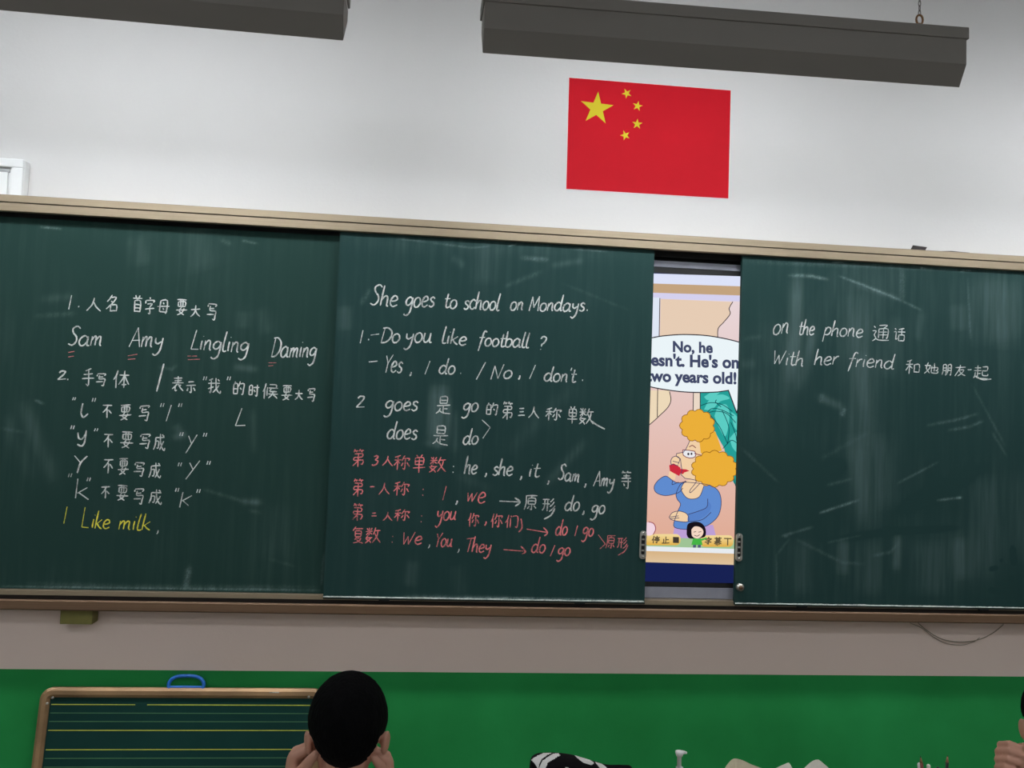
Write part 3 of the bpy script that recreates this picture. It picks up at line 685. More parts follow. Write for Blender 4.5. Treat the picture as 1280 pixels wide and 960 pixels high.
W(g_q(C2, 108, 157) + g_raw(C2, [(133, 180), (137, 205), (152, 208), (168, 185)], [(170, 170), (163, 220), (150, 240), (130, 232)]) + g_q(C2, 213, 168, 12) + hans(C2, ('不', 268, 215, 48, 68), ('要', 350, 212, 66, 80), ('写', 430, 215, 55, 75), ('成', 495, 225, 55, 80)) + g_q(C2, 592, 187) + g_raw(C2, [(625, 195), (638, 230)], [(663, 190), (612, 272)]) + g_q(C2, 697, 190), 'white_chalk', 'white chalk line about the letter y')
W(g_raw(C2, [(118, 283), (145, 315)], [(175, 285), (145, 315), (130, 360)]) + hans(C2, ('不', 268, 328, 50, 70), ('要', 335, 330, 55, 80), ('写', 405, 340, 55, 72), ('成', 475, 350, 58, 75)) + g_q(C2, 585, 322) + g_raw(C2, [(630, 315), (645, 345)], [(675, 305), (612, 388)]) + g_q(C2, 713, 315), 'white_chalk', 'white chalk line about the capital Y')
W(g_q(C2, 97, 370) + g_raw(C2, [(133, 385), (122, 472)], [(175, 425), (130, 450)], [(138, 448), (180, 478)]) + g_q(C2, 180, 388) + hans(C2, ('不', 255, 445, 45, 60), ('要', 330, 448, 60, 75), ('写', 403, 460, 52, 80), ('成', 477, 468, 62, 72)) + g_q(C2, 573, 435) + g_raw(C2, [(600, 445), (585, 513)], [(640, 460), (596, 484)], [(598, 482), (625, 505)]) + g_q(C2, 668, 440), 'white_chalk', 'white chalk line about the letter k')
W(g_raw(C2, [(85, 510), (70, 585)], [(165, 512), (150, 600)], [(150, 600), (180, 603)]) + g_word(C2, 'ike', 190, 605, 275, 608, 42) + g_word(C2, 'milk', 310, 610, 455, 615, 40), 'yellow_chalk', 'yellow chalk sentence I like milk', .0019)
W(g_comma(C2, 487, 622), 'white_chalk', 'small white full stop after the yellow sentence', .0014)

W = lambda strokes, col, label, hw=.0024: write(panM, YP, strokes, col, label, hw)
W(g_word(C3, 'She', 112, 143, 232, 150, 47) + g_word(C3, 'goes', 262, 152, 390, 152, 45) + g_word(C3, 'to', 430, 155, 488, 157, 38) + g_word(C3, 'school', 515, 160, 672, 166, 40) + g_word(C3, 'on', 716, 166, 775, 166, 38) + g_word(C3, 'Mondays', 798, 167, 1040, 170, 36) + g_dot(C3, 1052, 165), 'white_chalk', 'white chalk sentence She goes to school on Mondays')
W(g_raw(C3, [(82, 252), (70, 308)], [(115, 273), (152, 268)]) + g_dot(C3, 107, 292) + g_word(C3, 'Do', 156, 305, 242, 305, 38) + g_word(C3, 'you', 262, 303, 380, 306, 42) + g_word(C3, 'like', 420, 308, 530, 318, 38) + g_word(C3, 'football', 578, 318, 800, 328, 36) + g_word(C3, '?', 840, 338, 868, 338, 36), 'white_chalk', 'white chalk question Do you like football')
W(g_raw(C3, [(107, 389), (145, 385)], [(372, 385), (350, 442)], [(612, 390), (572, 465)], [(828, 402), (802, 462)]) + g_word(C3, 'Yes', 170, 435, 250, 435, 46) + g_comma(C3, 288, 440) + g_word(C3, 'do', 408, 440, 480, 443, 38) + g_dot(C3, 505, 438) + g_word(C3, 'No', 632, 465, 728, 460, 36) + g_comma(C3, 758, 455) + g_word(C3, "don't", 862, 470, 1002, 478, 36) + g_dot(C3, 1032, 468), 'white_chalk', "white chalk answer Yes I do / No I don't")
W(g_word(C4, '2', 50, 103, 90, 103, 30) + g_word(C4, 'goes', 175, 112, 318, 115, 40) + hans(C4, ('是', 430, 92, 68, 80)) + g_word(C4, 'go', 512, 120, 580, 118, 38) + hans(C4, ('的', 640, 108, 55, 58), ('第', 708, 115, 50, 82), ('三', 768, 120, 36, 46), ('人', 822, 122, 50, 55), ('称', 905, 130, 72, 60), ('单', 988, 135, 48, 78), ('数', 1048, 140, 66, 78)) + g_raw(C4, [(1070, 160), (1095, 178), (1128, 195)]), 'white_chalk', 'white chalk line numbered 2 beginning with goes')
W(g_word(C4, 'does', 183, 237, 315, 240, 42) + hans(C4, ('是', 418, 222, 75, 88)) + g_word(C4, 'do', 512, 262, 580, 260, 36) + g_raw(C4, [(597, 155), (632, 188)], [(632, 188), (600, 235)]), 'white_chalk', 'white chalk line beginning with does')
W(hans(C4, ('第', 63, 320, 55, 80), ('人', 190, 332, 50, 48), ('称', 250, 340, 72, 68), ('单', 325, 345, 58, 80), ('数', 405, 348, 78, 75)) + g_word(C4, '3', 120, 352, 145, 352, 26), 'red_chalk', 'red chalk Chinese words with the number 3')
W(g_colon(C4, 473, 368) + g_word(C4, 'he', 518, 390, 575, 388, 40) + g_comma(C4, 613, 392) + g_word(C4, 'she', 640, 395, 730, 397, 38) + g_comma(C4, 765, 405) + g_word(C4, 'it', 795, 402, 845, 402, 38) + g_comma(C4, 883, 425) + g_word(C4, 'Sam', 925, 412, 1018, 428, 35) + g_comma(C4, 1043, 438) + g_word(C4, 'Amy', 1078, 443, 1168, 445, 36) + hans(C4, ('等', 1220, 415, 52, 80)), 'white_chalk', 'white chalk words he she it Sam Amy')
W(hans(C5, ('第', 62, 205, 50, 80), ('一', 122, 203, 24, 16), ('人', 175, 210, 50, 55), ('称', 248, 210, 70, 65)) + g_colon(C5, 342, 225) + g_raw(C5, [(442, 200), (427, 260)]) + g_word(C5, 'we', 527, 270, 612, 272, 45), 'red_chalk', 'red chalk line ending with I, We')
W(g_comma(C5, 487, 270) + g_raw(C5, [(672, 264), (762, 268)], [(738, 250), (762, 268), (740, 286)]) + hans(C5, ('原', 808, 270, 58, 72), ('形', 885, 280, 58, 62)) + g_raw(C5, [(912, 295), (895, 325), (865, 342)]) + g_word(C5, 'do', 952, 305, 1018, 305, 38) + g_comma(C5, 1035, 314) + g_word(C5, 'go', 1068, 318, 1128, 318, 36), 'white_chalk', 'white chalk arrow with Chinese words and do, go')
W(hans(C5, ('第', 60, 312, 50, 80), ('二', 130, 322, 28, 28), ('人', 190, 330, 44, 42), ('称', 250, 325, 70, 55)) + g_colon(C5, 335, 340) + g_word(C5, 'you', 398, 345, 485, 345, 40) + hans(C5, ('你', 560, 345, 48, 65), ('你', 660, 348, 52, 65), ('们', 725, 352, 56, 60)) + g_comma(C5, 612, 360) + g_raw(C5, [(765, 340), (770, 378), (755, 398)], [(790, 385), (880, 400)], [(862, 378), (880, 400), (866, 415)], [(1010, 370), (998, 415)]) + g_word(C5, 'do', 912, 412, 965, 412, 36) + g_word(C5, 'go', 1030, 413, 1078, 415, 34), 'red_chalk', 'red chalk line with you, an arrow and do / go')
W(g_raw(C5, [(1100, 410), (1130, 450)], [(1130, 450), (1105, 472)], [(1228, 455), (1212, 482), (1185, 498)]) + hans(C5, ('原', 1153, 440, 42, 65), ('形', 1203, 445, 46, 52)), 'red_chalk', 'red chalk bracket and two small characters', .0018)
W(hans(C5, ('复', 60, 410, 52, 75), ('数', 125, 412, 70, 75)) + g_colon(C5, 210, 428) + g_word(C5, 'We', 248, 452, 338, 452, 34) + g_word(C5, 'You', 392, 462, 468, 462, 36) + g_word(C5, 'They', 522, 485, 636, 485, 36) + g_raw(C5, [(690, 474), (782, 481)], [(765, 460), (785, 482), (770, 493)], [(912, 455), (892, 502)]) + g_word(C5, 'do', 808, 487, 870, 487, 36) + g_word(C5, 'go', 922, 498, 978, 500, 34), 'red_chalk', 'red chalk line We, You, They with an arrow and do / go')
W(g_comma(C5, 368, 458) + g_comma(C5, 495, 478), 'white_chalk', 'two small white commas between the red words', .0015)
W = lambda strokes, col, label, hw=.0022: write(panR, YP, strokes, col, label, hw)
W(g_word(C6, 'on', 98, 148, 178, 145, 52) + g_word(C6, 'the', 222, 148, 302, 152, 40) + g_word(C6, 'phone', 345, 153, 538, 162, 42) + hans(C6, ('通', 625, 140, 85, 85), ('话', 715, 148, 60, 70)), 'white_chalk', 'white chalk phrase on the phone with two Chinese characters')
W(g_word(C6, 'With', 98, 293, 250, 300, 40) + g_word(C6, 'her', 300, 297, 418, 293, 42) + g_word(C6, 'friend', 462, 302, 688, 315, 40) + hans(C6, ('和', 780, 305, 72, 75), ('她', 870, 310, 70, 60), ('朋', 945, 318, 48, 55), ('友', 1010, 322, 58, 58), ('一', 1055, 318, 22, 10), ('起', 1110, 330, 72, 72)) + g_raw(C6, [(1085, 348), (1115, 366), (1160, 364)]), 'white_chalk', 'white chalk phrase with her friend with Chinese characters')

# ------------------------------------------------------------------ interactive display behind the leaves
dx0, dx1 = P(560, 500, YS).x, P(1180, 500, YS).x
def zS(y, x=868, Y=YS): return P(x, y, Y).z
disp = empty('interactive_display', ((dx0+dx1)/2, YS, zl2a), 'wide lit screen showing a cartoon page in the gap between two board leaves', 'screen')
bm = NB(); box(bm, dx0-.03, dx1+.03, YS+.003, -.007, zl2a+.0012, zS(749)-.0) if False else None
bm = NB(); box(bm, dx0-.03, dx1+.03, YS-.001, -.0065, zl2a+.0012, zS(734.5), .001); box(bm, dx0-.03, dx1+.03, YS-.001, -.0065, zS(336), min(zS(328), zs_top-.0045), .001)
box(bm, dx0-.03, dx0-.012, YS-.001, -.0065, zS(734.5), zS(336)); box(bm, dx1+.012, dx1+.03, YS-.001, -.0065, zS(734.5), zS(336))
build('casing', bm, M['silver'], disp)
bm = NB(); box(bm, dx0-.012, dx1+.012, YS+.0012, -.0066, zS(734.5), zS(336)); build('bezel', bm, M['black'], disp)
Z_TOP, Z_BOT = zS(343.5), zS(728)
bm = NB(); box(bm, dx0, dx1, YS+.0006, YS+.0012, Z_BOT, Z_TOP)
scr = build('screen', bm, emit('screen_navy', (24, 34, 84)), disp)
LAYER = [0]
def E(name, shapes, mt, label=None):
    """flat shapes shown on the screen, points in photo pixels; each call lies 0.05 mm in front of the last"""
    LAYER[0] += 1; y = YS+.0005-.00005*LAYER[0]
    bm = NB()
    for pts in shapes:
        vs = [bm.verts.new(P(px, py, YS)) for px, py in pts]
        for v in vs: v.co.y = y
        f = bm.faces.new(vs)
        f.normal_update()
        if f.normal.y > 0: f.normal_flip()
    bmesh.ops.triangulate(bm, faces=bm.faces[:])
    o = build(name, bm, mt, scr, recalc=False)
    if label: tag(o, label)
    return o
def EL(name, lines, mt, wpx=.8):
    wpx *= 1.25
    """drawn outlines on the screen"""
    LAYER[0] += 1; y = YS+.0005-.00005*LAYER[0]
    bm = NB()
    for pts in lines:
        n = len(pts)
        for i in range(n-1):
            (xa, ya), (xb, yb) = pts[i], pts[i+1]; d = math.hypot(xb-xa, yb-ya) or 1
            ux, uy = (xb-xa)/d*wpx/2, (yb-ya)/d*wpx/2
            q = [(xa-ux-uy, ya-uy+ux), (xb+ux-uy, yb+uy+ux), (xb+ux+uy, yb+uy-ux), (xa-ux+uy, ya-uy-ux)]
            vs = [bm.verts.new(P(px, py, YS)) for px, py in q]
            for v in vs: v.co.y = y - .000002*(i % 5)
            f = bm.faces.new(vs); f.normal_update()
            if f.normal.y > 0: f.normal_flip()
    return build(name, bm, mt, scr, recalc=False)
def cv(pts, sub=6): return smooth_pts(pts, sub)
def blob(cx, cy, rx, ry, n=14, amp=.1, a0=0, sub=4):
    """scalloped cloud outline"""
    out = []
    for k in range(n*sub):
        t = 2*math.pi*k/(n*sub)+a0; s = 1-amp+amp*abs(math.sin(n*t/2))*1.4
        out.append((cx+rx*s*math.cos(t), cy+ry*s*math.sin(t)))
    return out
K7 = lambda pts: [(790+x/4.364, 310+y/4.364) for x, y in pts]
K8 = lambda pts: [(790+x/3.556, 500+y/3.556) for x, y in pts]
X_L, X_R = 640, 1100      # the page runs on behind the leaves
sl = .032
def band(y0, y1, name, mt, xa=X_L, xb=X_R):
    q = lambda x, y: (x, y+(x-868)*sl)
    return E(name, [[q(xa, y0), q(xb, y0), q(xb, y1), q(xa, y1)]], mt)
ink = emit('drawn_ink', (48, 42, 52))
band(343.5, 356, 'title_bar', emit('page_lavender_white', (222, 228, 250)))
band(356, 367.5, 'banner', emit('banner_tan', (196, 164, 128), grad=None))
band(367.5, 375, 'lower_bar', emit('bar_lavender', (214, 210, 240)))
zt_p, zb_p = zS(375), zS(672)
band(375, 684, 'page', emit('page_pink', (232, 214, 216), grad=(zt_p, zb_p, (224, 172, 150))))
E('wall_drawing', [[(826, 373.5)] + K7([(549, 295), (530, 330), (535, 360), (500, 405), (470, 440), (468, 495)]) + [(825, 424)]], emit('peach_wall', (232, 206, 182)))
E('white_strip', [[(640, 366), (825.5, 372), (823.5, 430), (640, 430)]], emit('white_strip', (224, 232, 246)))
E('lower_wall_drawing', [[(800, 488), (837, 488)] + cv(K7([(205, 785), (212, 830), (195, 870), (150, 915), (100, 960), (60, 985)]))], emit('cream_wall', (238, 218, 186)))
E('door_drawing', [[(867, 489), (876, 489), (876, 520), (867, 520)]], emit('door_cream', (236, 218, 200)))
E('plant_drawing', [[(875.5, 488), (930, 488), (928, 607), (922, 611), (915, 600), (905, 560), (888, 530), (875.5, 515)]], emit('teal_leaves', (38, 160, 152)))
leafs = []
for a in ([(880, 512), (888, 498), (902, 493), (912, 498), (900, 502), (890, 512)], [(893, 520), (898, 508), (908, 506), (912, 520), (907, 545), (899, 535)], [(912, 548), (920, 540), (926, 548), (924, 566), (916, 560)], [(880, 496), (890, 490), (900, 490), (886, 500)], [(914, 515), (922, 522), (926, 540), (918, 534)]):
    leafs.append(cv(a+[a[0]])[:-1])
E('leaf_drawing', leafs, emit('teal_leaf_light', (92, 206, 196)))
EL('leaf_outline', [cv(K8([(305, 25), (350, 12), (400, 20), (445, 50)])), cv(K8([(310, 95), (350, 40), (400, 45), (450, 70)])), cv(K8([(350, 70), (390, 120), (425, 195)])), cv(K8([(425, 195), (430, 120), (400, 45)])), cv(K8([(405, 215), (440, 180), (465, 190)])), cv(K8([(330, 60), (370, 50), (420, 60), (460, 100)])), cv(K8([(440, 100), (460, 150), (465, 180)])), cv(K8([(375, 0), (372, 10), (395, 30)])), cv(K8([(450, 330), (462, 385), (470, 350)]))], emit('leaf_ink', (14, 72, 80)), .7)
EL('wall_outline', [K7([(152, 275), (148, 490)]), cv(K7([(549, 295), (530, 330), (535, 360), (500, 405), (470, 440), (468, 495)])), K7([(140, 765), (138, 920)]), cv(K7([(205, 785), (212, 830), (195, 870), (150, 915), (100, 960), (60, 985)])), K7([(335, 785), (333, 890)]), K7([(372, 785), (372, 880)])], ink, .8)
top = [(790, 430), (815, 422.3), (835, 419.3), (859, 418.2), (890, 420.4), (925, 428), (955, 440), (965, 455)]
bot = [(955, 476), (930, 484)]
tail = [(920.8, 516), (910.5, 488)]
bot2 = [(897, 490), (880, 490.6), (860, 490.2), (838, 488), (813, 483.5), (790, 476), (778, 460), (780, 440)]
bub = cv(top+bot[:1]) + bot[1:] + tail + cv(bot2)
E('speech_bubble', [bub], emit('bubble_white', (236, 246, 250)))
EL('bubble_outline', [bub+[bub[0]]], ink, 1.1)
def screen_text(s, x0, x1, yb, mt, bold=.075):
    cu = bpy.data.curves.new('bubble_text', 'FONT'); cu.body = s; cu.offset = bold*.5; cu.size = 1; cu.resolution_u = 4
    o = bpy.data.objects.new('bubble_text', cu); link(o)
    dg = bpy.context.evaluated_depsgraph_get(); me = bpy.data.meshes.new_from_object(o.evaluated_get(dg))
    bpy.data.objects.remove(o)
    xs = [v.co.x for v in me.vertices]; a, b = min(xs), max(xs)
    LAYER[0] += 1; y = YS+.0005-.00005*LAYER[0]
    k = (x1-x0)/(b-a); 
    for v in me.vertices:
        px = x0+(v.co.x-a)*k; py = yb(px)-v.co.y*k*1.03
        q = P(px, py, YS); v.co = (q.x, y, q.z)
    me.materials.clear(); me.materials.append(mt)
    pw = disp.location; me.transform(Matrix.Translation(-pw))
    t = bpy.data.objects.new('bubble_text', me); link(t, scr)
    return t
tm = emit('text_ink', (66, 74, 104))
tag(screen_text('No, he', 841, 891, lambda x: 440.2+(x-866)*.03, tm), 'bold dark text: No, he')
tag(screen_text("doesn't. He's only", 792.5, 938.5, lambda x: 458.3+(x-866)*.032, tm), "bold dark text: doesn't. He's only")
tag(screen_text('two years old!', 807, 920.5, lambda x: 478+(x-866)*.032, tm), 'bold dark text: two years old!')

# the drawn woman with a telephone
skin = emit('drawn_skin', (242, 208, 168)); hairy = emit('drawn_orange_hair', (236, 176, 58)); bl = emit('drawn_blue_top', (96, 140, 208))
woman = K8([(240, 365), (330, 375), (380, 400), (396, 450), (385, 510), (350, 548), (310, 566), (250, 575), (188, 565), (192, 525), (205, 490), (215, 462), (200, 440), (196, 415), (215, 375)])
skirt = [K8([(190, 560), (360, 555), (372, 600), (375, 640), (180, 640), (182, 600)])]
E('skirt_drawing', skirt, emit('drawn_purple_skirt', (190, 160, 214)))
E('top_drawing', [cv(woman+[woman[0]], 4)[:-1]], bl)
upa = K8([(240, 362), (205, 368), (180, 358), (150, 338), (118, 355), (98, 385), (108, 412), (150, 425), (205, 412), (225, 392)])
E('sleeve_drawing', [cv(upa+[upa[0]], 4)[:-1]], bl)
E('neck_drawing', [cv(K8([(236, 360), (218, 395), (240, 432), (270, 440), (300, 428), (318, 385), (300, 350), (236, 360)]), 4)[:-1]], skin)
E('forearm_drawing', [K8([(160, 345), (190, 355), (200, 310), (175, 300), (165, 320)])], skin)
face = K8([(255, 183), (248, 200), (238, 220), (228, 232), (198, 238), (196, 250), (215, 262), (218, 290), (222, 312), (216, 330), (235, 348), (262, 352), (285, 362), (312, 340), (320, 220), (300, 185)])
E('face_drawing', [face], skin)
E('hand_drawing', [cv(K8([(175, 290), (172, 272), (180, 255), (198, 250), (212, 262), (214, 285), (205, 310), (180, 300), (175, 290)]), 4)[:-1]], skin)
E('hand_drawing', [cv(K8([(165, 520), (180, 500), (212, 494), (245, 508), (248, 540), (200, 538), (172, 530), (165, 520)]), 4)[:-1]], skin)
E('phone_drawing', [K8([(165, 290), (185, 282), (214, 300), (216, 322), (210, 338), (185, 325), (168, 315)]), K8([(214, 306), (240, 308), (255, 315), (232, 322), (226, 330), (214, 326)])], emit('drawn_red_phone', (204, 44, 62)))
E('sleeve_drawing', [cv(K8([(250, 508), (300, 492), (332, 475), (336, 450), (352, 470), (340, 500), (300, 530), (250, 540), (250, 508)]), 4)[:-1]], emit('drawn_blue_top_shade', (88, 130, 200)))
hairs = [blob(871.5, 532, 21.5, 20, 11, .09), blob(893, 586, 28.5, 22.5, 14, .08), K8([(265, 150), (370, 140), (400, 225), (330, 250), (305, 235), (300, 190)])]
E('hair_drawing', [hairs[2]], hairy); E('hair_drawing', [hairs[0]], hairy); E('hair_drawing', [hairs[1]], hairy)
EL('hair_outline', [hairs[0][:]+[hairs[0][0]]], emit('hair_ink', (150, 100, 30)), .7); EL('hair_outline', [hairs[1]+[hairs[1][0]]], emit('hair_ink', (150, 100, 30)), .7)
gl = cv(K8([(226, 222), (278, 228), (280, 252), (255, 258), (228, 246), (226, 222)]), 2)
E('glasses_drawing', [gl[:-1]], emit('drawn_lens', (236, 236, 240)))
E('eye_drawing', [blob(790+250/3.556, 500+240/3.556, 1.3, 1.6, 5, 0), blob(790+264/3.556, 500+239/3.556, 1.2, 1.5, 5, 0)], ink)
EL('glasses_outline', [gl, K8([(278, 238), (305, 245)]), cv(K8([(255, 208), (268, 202), (282, 212)]))], emit('glasses_ink', (128, 60, 70)), .8)
EL('figure_outline', [face[:12], cv(woman+[woman[0]], 4), cv(upa, 4), cv(K8([(175, 290), (172, 272), (180, 255), (198, 250), (212, 262), (205, 285)]), 4), cv(K8([(182, 272), (205, 278)])), cv(K8([(178, 285), (205, 292)])),
    cv(K8([(165, 520), (180, 500), (212, 494), (245, 508), (248, 540), (200, 538), (172, 530), (165, 520)]), 4), K8([(170, 520), (205, 515)]), K8([(172, 527), (208, 524)]), cv(K8([(250, 508), (300, 492), (332, 475), (336, 440)])), cv(K8([(248, 540), (310, 532), (350, 500)])), cv(K8([(180, 358), (178, 375), (190, 372), (205, 365)])), cv(K8([(262, 352), (285, 362), (258, 400), (262, 410), (300, 372)])), cv(K8([(236, 360), (218, 395), (240, 432), (270, 440), (300, 428), (318, 385)]))], emit('figure_ink', (60, 60, 96)), .65)
# tool strip
band(673, 684.5, 'green_band', emit('strip_green', (160, 196, 150)), X_L, X_R)
band(684.5, 690.5, 'white_band', emit('strip_white', (232, 236, 240)))
band(690.5, 704.5, 'tan_band', emit('strip_tan', (214, 178, 132), grad=(zS(690), zS(704), (222, 194, 156))))
def pill(x0, x1, y0, y1):
    h_ = (y1-y0); r = h_*.45
    pts = [(x, -z) for x, z in rounded_rect((x0+x1)/2, -(y0+y1)/2, x1-x0, h_, r*.9)]
    return pts
gold_e = emit('button_gold', (244, 222, 160), grad=(zS(667), zS(683), (222, 170, 60)))
E('stop_button', [pill(805, 850.5, 667.5, 681.5)], gold_e); E('caption_button', [pill(875, 916.5, 669, 683.5)], gold_e)
btn = emit('button_text', (96, 84, 60))
def estroke(strokes): return [s for s in strokes]
EL('button_text', [q[3] for q in g_han((0, 0, 1), '停', 819.5, 674.5, 9, 9)], btn, 1.0); EL('button_text', [q[3] for q in g_han((0, 0, 1), '止', 832, 675, 9, 9)], btn, 1.0)
E('button_mark', [[(841, 671), (848.5, 671.3), (848.5, 678.8), (841, 678.5)]], emit('button_mark', (66, 58, 50)))
EL('button_text', [q[3] for q in g_han((0, 0, 1), '字', 885, 676, 9, 9)], btn, 1.1); EL('button_text', [q[3] for q in g_han((0, 0, 1), '幕', 897, 676.5, 9, 10)], btn, 1.1)
EL('button_text', [[(905.5, 673), (913.5, 673.2)], [(909.5, 673), (909.3, 681)]], btn, 1.1)
E('ball_drawing', [blob(811, 661, 8, 8.5, 6, 0)], emit('pink_ball', (242, 214, 226)))
EL('ball_outline', [cv([(811, 652.2), (817, 654.5), (819.3, 661), (816.5, 668)])], emit('ball_ink', (150, 60, 80)), .8)
E('small_figure_hair', [cv([(858, 668), (859, 656), (866, 652.3), (875, 653), (881, 659), (882, 668), (878, 672), (862, 673), (858, 668)], 4)[:-1]], emit('figure_black', (24, 18, 26)))
E('small_figure_face', [cv([(864, 662), (868, 658), (875, 659), (879, 664), (877, 670), (871, 673), (865, 670), (864, 662)], 4)[:-1]], emit('figure_face', (246, 216, 196)))
E('small_figure_dress', [[(866, 673), (876, 673), (878, 681), (864, 681)], [(876, 673.5), (883, 671.5), (883, 673.5), (877, 676)]], emit('figure_green', (70, 180, 70)))
E('small_figure_legs', [[(866, 681), (870, 681), (869.5, 684.5), (866, 684.5)], [(872, 681), (876, 681), (875.5, 684.5), (872, 684.5)]], emit('figure_leg', (84, 92, 120)))
EL('small_figure_eye', [[(867, 665), (869.5, 664.5)], [(873, 665), (876, 664.5)], cv([(868, 669), (871, 670), (874, 668.5)])], ink, .6)

# ------------------------------------------------------------------ flag
fl = [P(x, y, -.002) for x, y in ((711.5, 97), (913.5, 113), (910.5, 248), (708, 236))]
bm = NB(); slab(bm, [(p.x, p.z) for p in fl], -.0016, -.0002)
flag = build('wall_flag', bm, M['flag_red']); own_base(flag)
tag(flag, 'red flag sticker with five yellow stars on the white wall above the board', 'flag')
c_ = sum(fl, Vector())/4
bm = NB(); slab(bm, [(c_.x+(p.x-c_.x)*1.006, c_.z+(p.z-c_.z)*1.01) for p in fl], -.0012, -.0001); build('border', bm, M['paper_edge'], flag)
def star(px, py, rpx, a0):
    c = P(px, py, -.002); r = rpx*.0026; pts = []
    for k in range(10):
        a = a0+math.pi*k/5; rr = r if k % 2 == 0 else r*.382
        pts.append((c.x+rr*math.sin(a), c.z+rr*math.cos(a)))
    bm = NB(); slab(bm, pts, -.0021, -.0015); build('star', bm, M['flag_yellow'], flag)
star(746, 135.5, 21.5, math.radians(3)); 
star(783.5, 116.8, 6.6, math.radians(-28)); star(797, 132.5, 6.6, math.radians(10)); star(796.5, 155, 6.8, math.radians(2)); star(781.5, 169.2, 6.6, math.radians(-22))

# ------------------------------------------------------------------ blackboard lamps
def lamp(x0, x1, Yc, zA, zC, label, cords, roll=0.0):
    """x0..x1 along the wall at depth Yc; zA top and zC bottom of the visible back"""
    H = zA-zC
    r = empty('blackboard_lamp', ((x0+x1)/2, Yc, zC), label, 'lamp', 'lamps hung above the blackboard')
    z1 = zA-H*.21; z2 = zA-H*.66
    bm = NB(); box(bm, x0, x1, Yc-.004, Yc+.106, z1, zA, .002); build('housing', bm, M['lamp_grey'], r)
    # folded sheet reflector: upright back, lip turned in towards the wall
    t = .0025
    prof = [(Yc, z1), (Yc, z2), (Yc+.030, zC), (Yc+.030+t, zC+.001), (Yc+t, z2), (Yc+t, z1)]
    bm = NB(); prism(bm, prof, x0+.006, x1-.006); build('reflector', bm, M['lamp_grey'], r)
    prof = [(Yc+t+.0006, z1-.0004), (Yc+t+.0006, z2), (Yc+.0295+t, zC+.0035), (Yc+.0305+t, zC+.0045), (Yc+t+.0016, z2+.001), (Yc+t+.0016, z1-.0004)]
    bm = NB(); prism(bm, prof, x0+.007, x1-.007); build('reflector_lining', bm, M['lamp_white'], r)
    bm = NB(); box(bm, x0+.03, x1-.03, Yc+.012, Yc+.100, z1-.0035, z1-.0005, .001)
    build('light_panel', bm, emit('lamp_glow', (246, 250, 255), TUBE_STRENGTH), r)
    bm = NB()
    for xx in (x0+.016, x1-.016): box(bm, xx-.011, xx+.011, Yc+.008, Yc+.104, z1-.010, z1-.0003, .002)
    build('tube_holder', bm, M['lamp_white'], r)
    bm = NB(); box(bm, x0+.01, x1-.01, Yc+.1015, Yc+.1045, z1-.034, z1-.0003)
    build('wall_fill_strip', bm, emit('wall_fill_glow', (246, 250, 255), TUBE_STRENGTH*.50), r)      # glowing strip added on the wall side to brighten the upper wall
    for xa in (x0+.005, x1-.007):
        bm = NB(); prism(bm, [(Yc+.001, z1), (Yc+.001, z2), (Yc+.031, zC+.002), (Yc+.1045, z1-.034), (Yc+.1045, z1)], xa, xa+.002); build('end_cap', bm, M['lamp_grey'], r)
    for cx in cords:
        bm = NB(); tube(bm, [(cx+.009*math.cos(a), Yc+.025, zA+.024+.013*math.sin(a)) for a in [2*math.pi*k/14 for k in range(14)]], .0028, 8, 0, closed=True)
        tube(bm, [(cx, Yc+.025, zA-.001), (cx, Yc+.025, zA+.012)], .004, 8, 0)
        build('hook', bm, M['brass'], r)
        bm = NB(); z = zA+.036; n = 0
        while z < ZC-.022:
            ring = []
            for k in range(8):
                a = 2*math.pi*k/8; u, v = .0032*math.cos(a), .008*math.sin(a)
                ring.append((cx+(u if n % 2 == 0 else 0), Yc+.025+(0 if n % 2 == 0 else u), z+.006+v))
            tube(bm, ring, .0011, 5, 0, closed=True); z += .0128; n += 1
        box(bm, cx-.012, cx+.012, Yc+.013, Yc+.037, ZC-.012, ZC)
        build('chain', bm, M['lamp_grey'], r)
    r.rotation_euler.y = math.radians(roll)
LY = -.65
pa, pb = P(602, 60, LY), P(1204, 103, LY); ta = P(1211, 34.5, LY)
zc2 = (pa.z+pb.z)/2; H_ = ta.z-pb.z
lamp(P(603, 30, LY).x, P(1211, 60, LY).x, LY, zc2+H_, zc2, 'dark grey hanging blackboard lamp over the flag', [P(1157, 20, LY).x, P(680, 20, LY).x], -.5)
LYB = LY
qa = P(437, 43, LYB); qb = P(0, 3, LYB); zc1 = (qa.z+qb.z)/2
zc1 = zc2*.5+zc1*.5 if abs(zc1-zc2) < .02 else zc1
xr = P(431.5, 20, LYB).x
lamp(xr-1.235, xr, LYB, zc1+H_, zc1, 'dark grey blackboard lamp at the upper left, cut by the top edge', [xr-.2, xr-1.1], .45)

lamp(P(1211, 60, LY).x+.28, P(1211, 60, LY).x+1.52, LY, zc2+H_, zc2, 'dark grey blackboard lamp beyond the right edge of the picture', [P(1211, 60, LY).x+.35, P(1211, 60, LY).x+1.3])
lamp(xr-1.235-1.57, xr-1.235-.33, LY, zc2+H_, zc2, 'dark grey blackboard lamp beyond the left edge of the picture', [xr-2.7, xr-1.7])

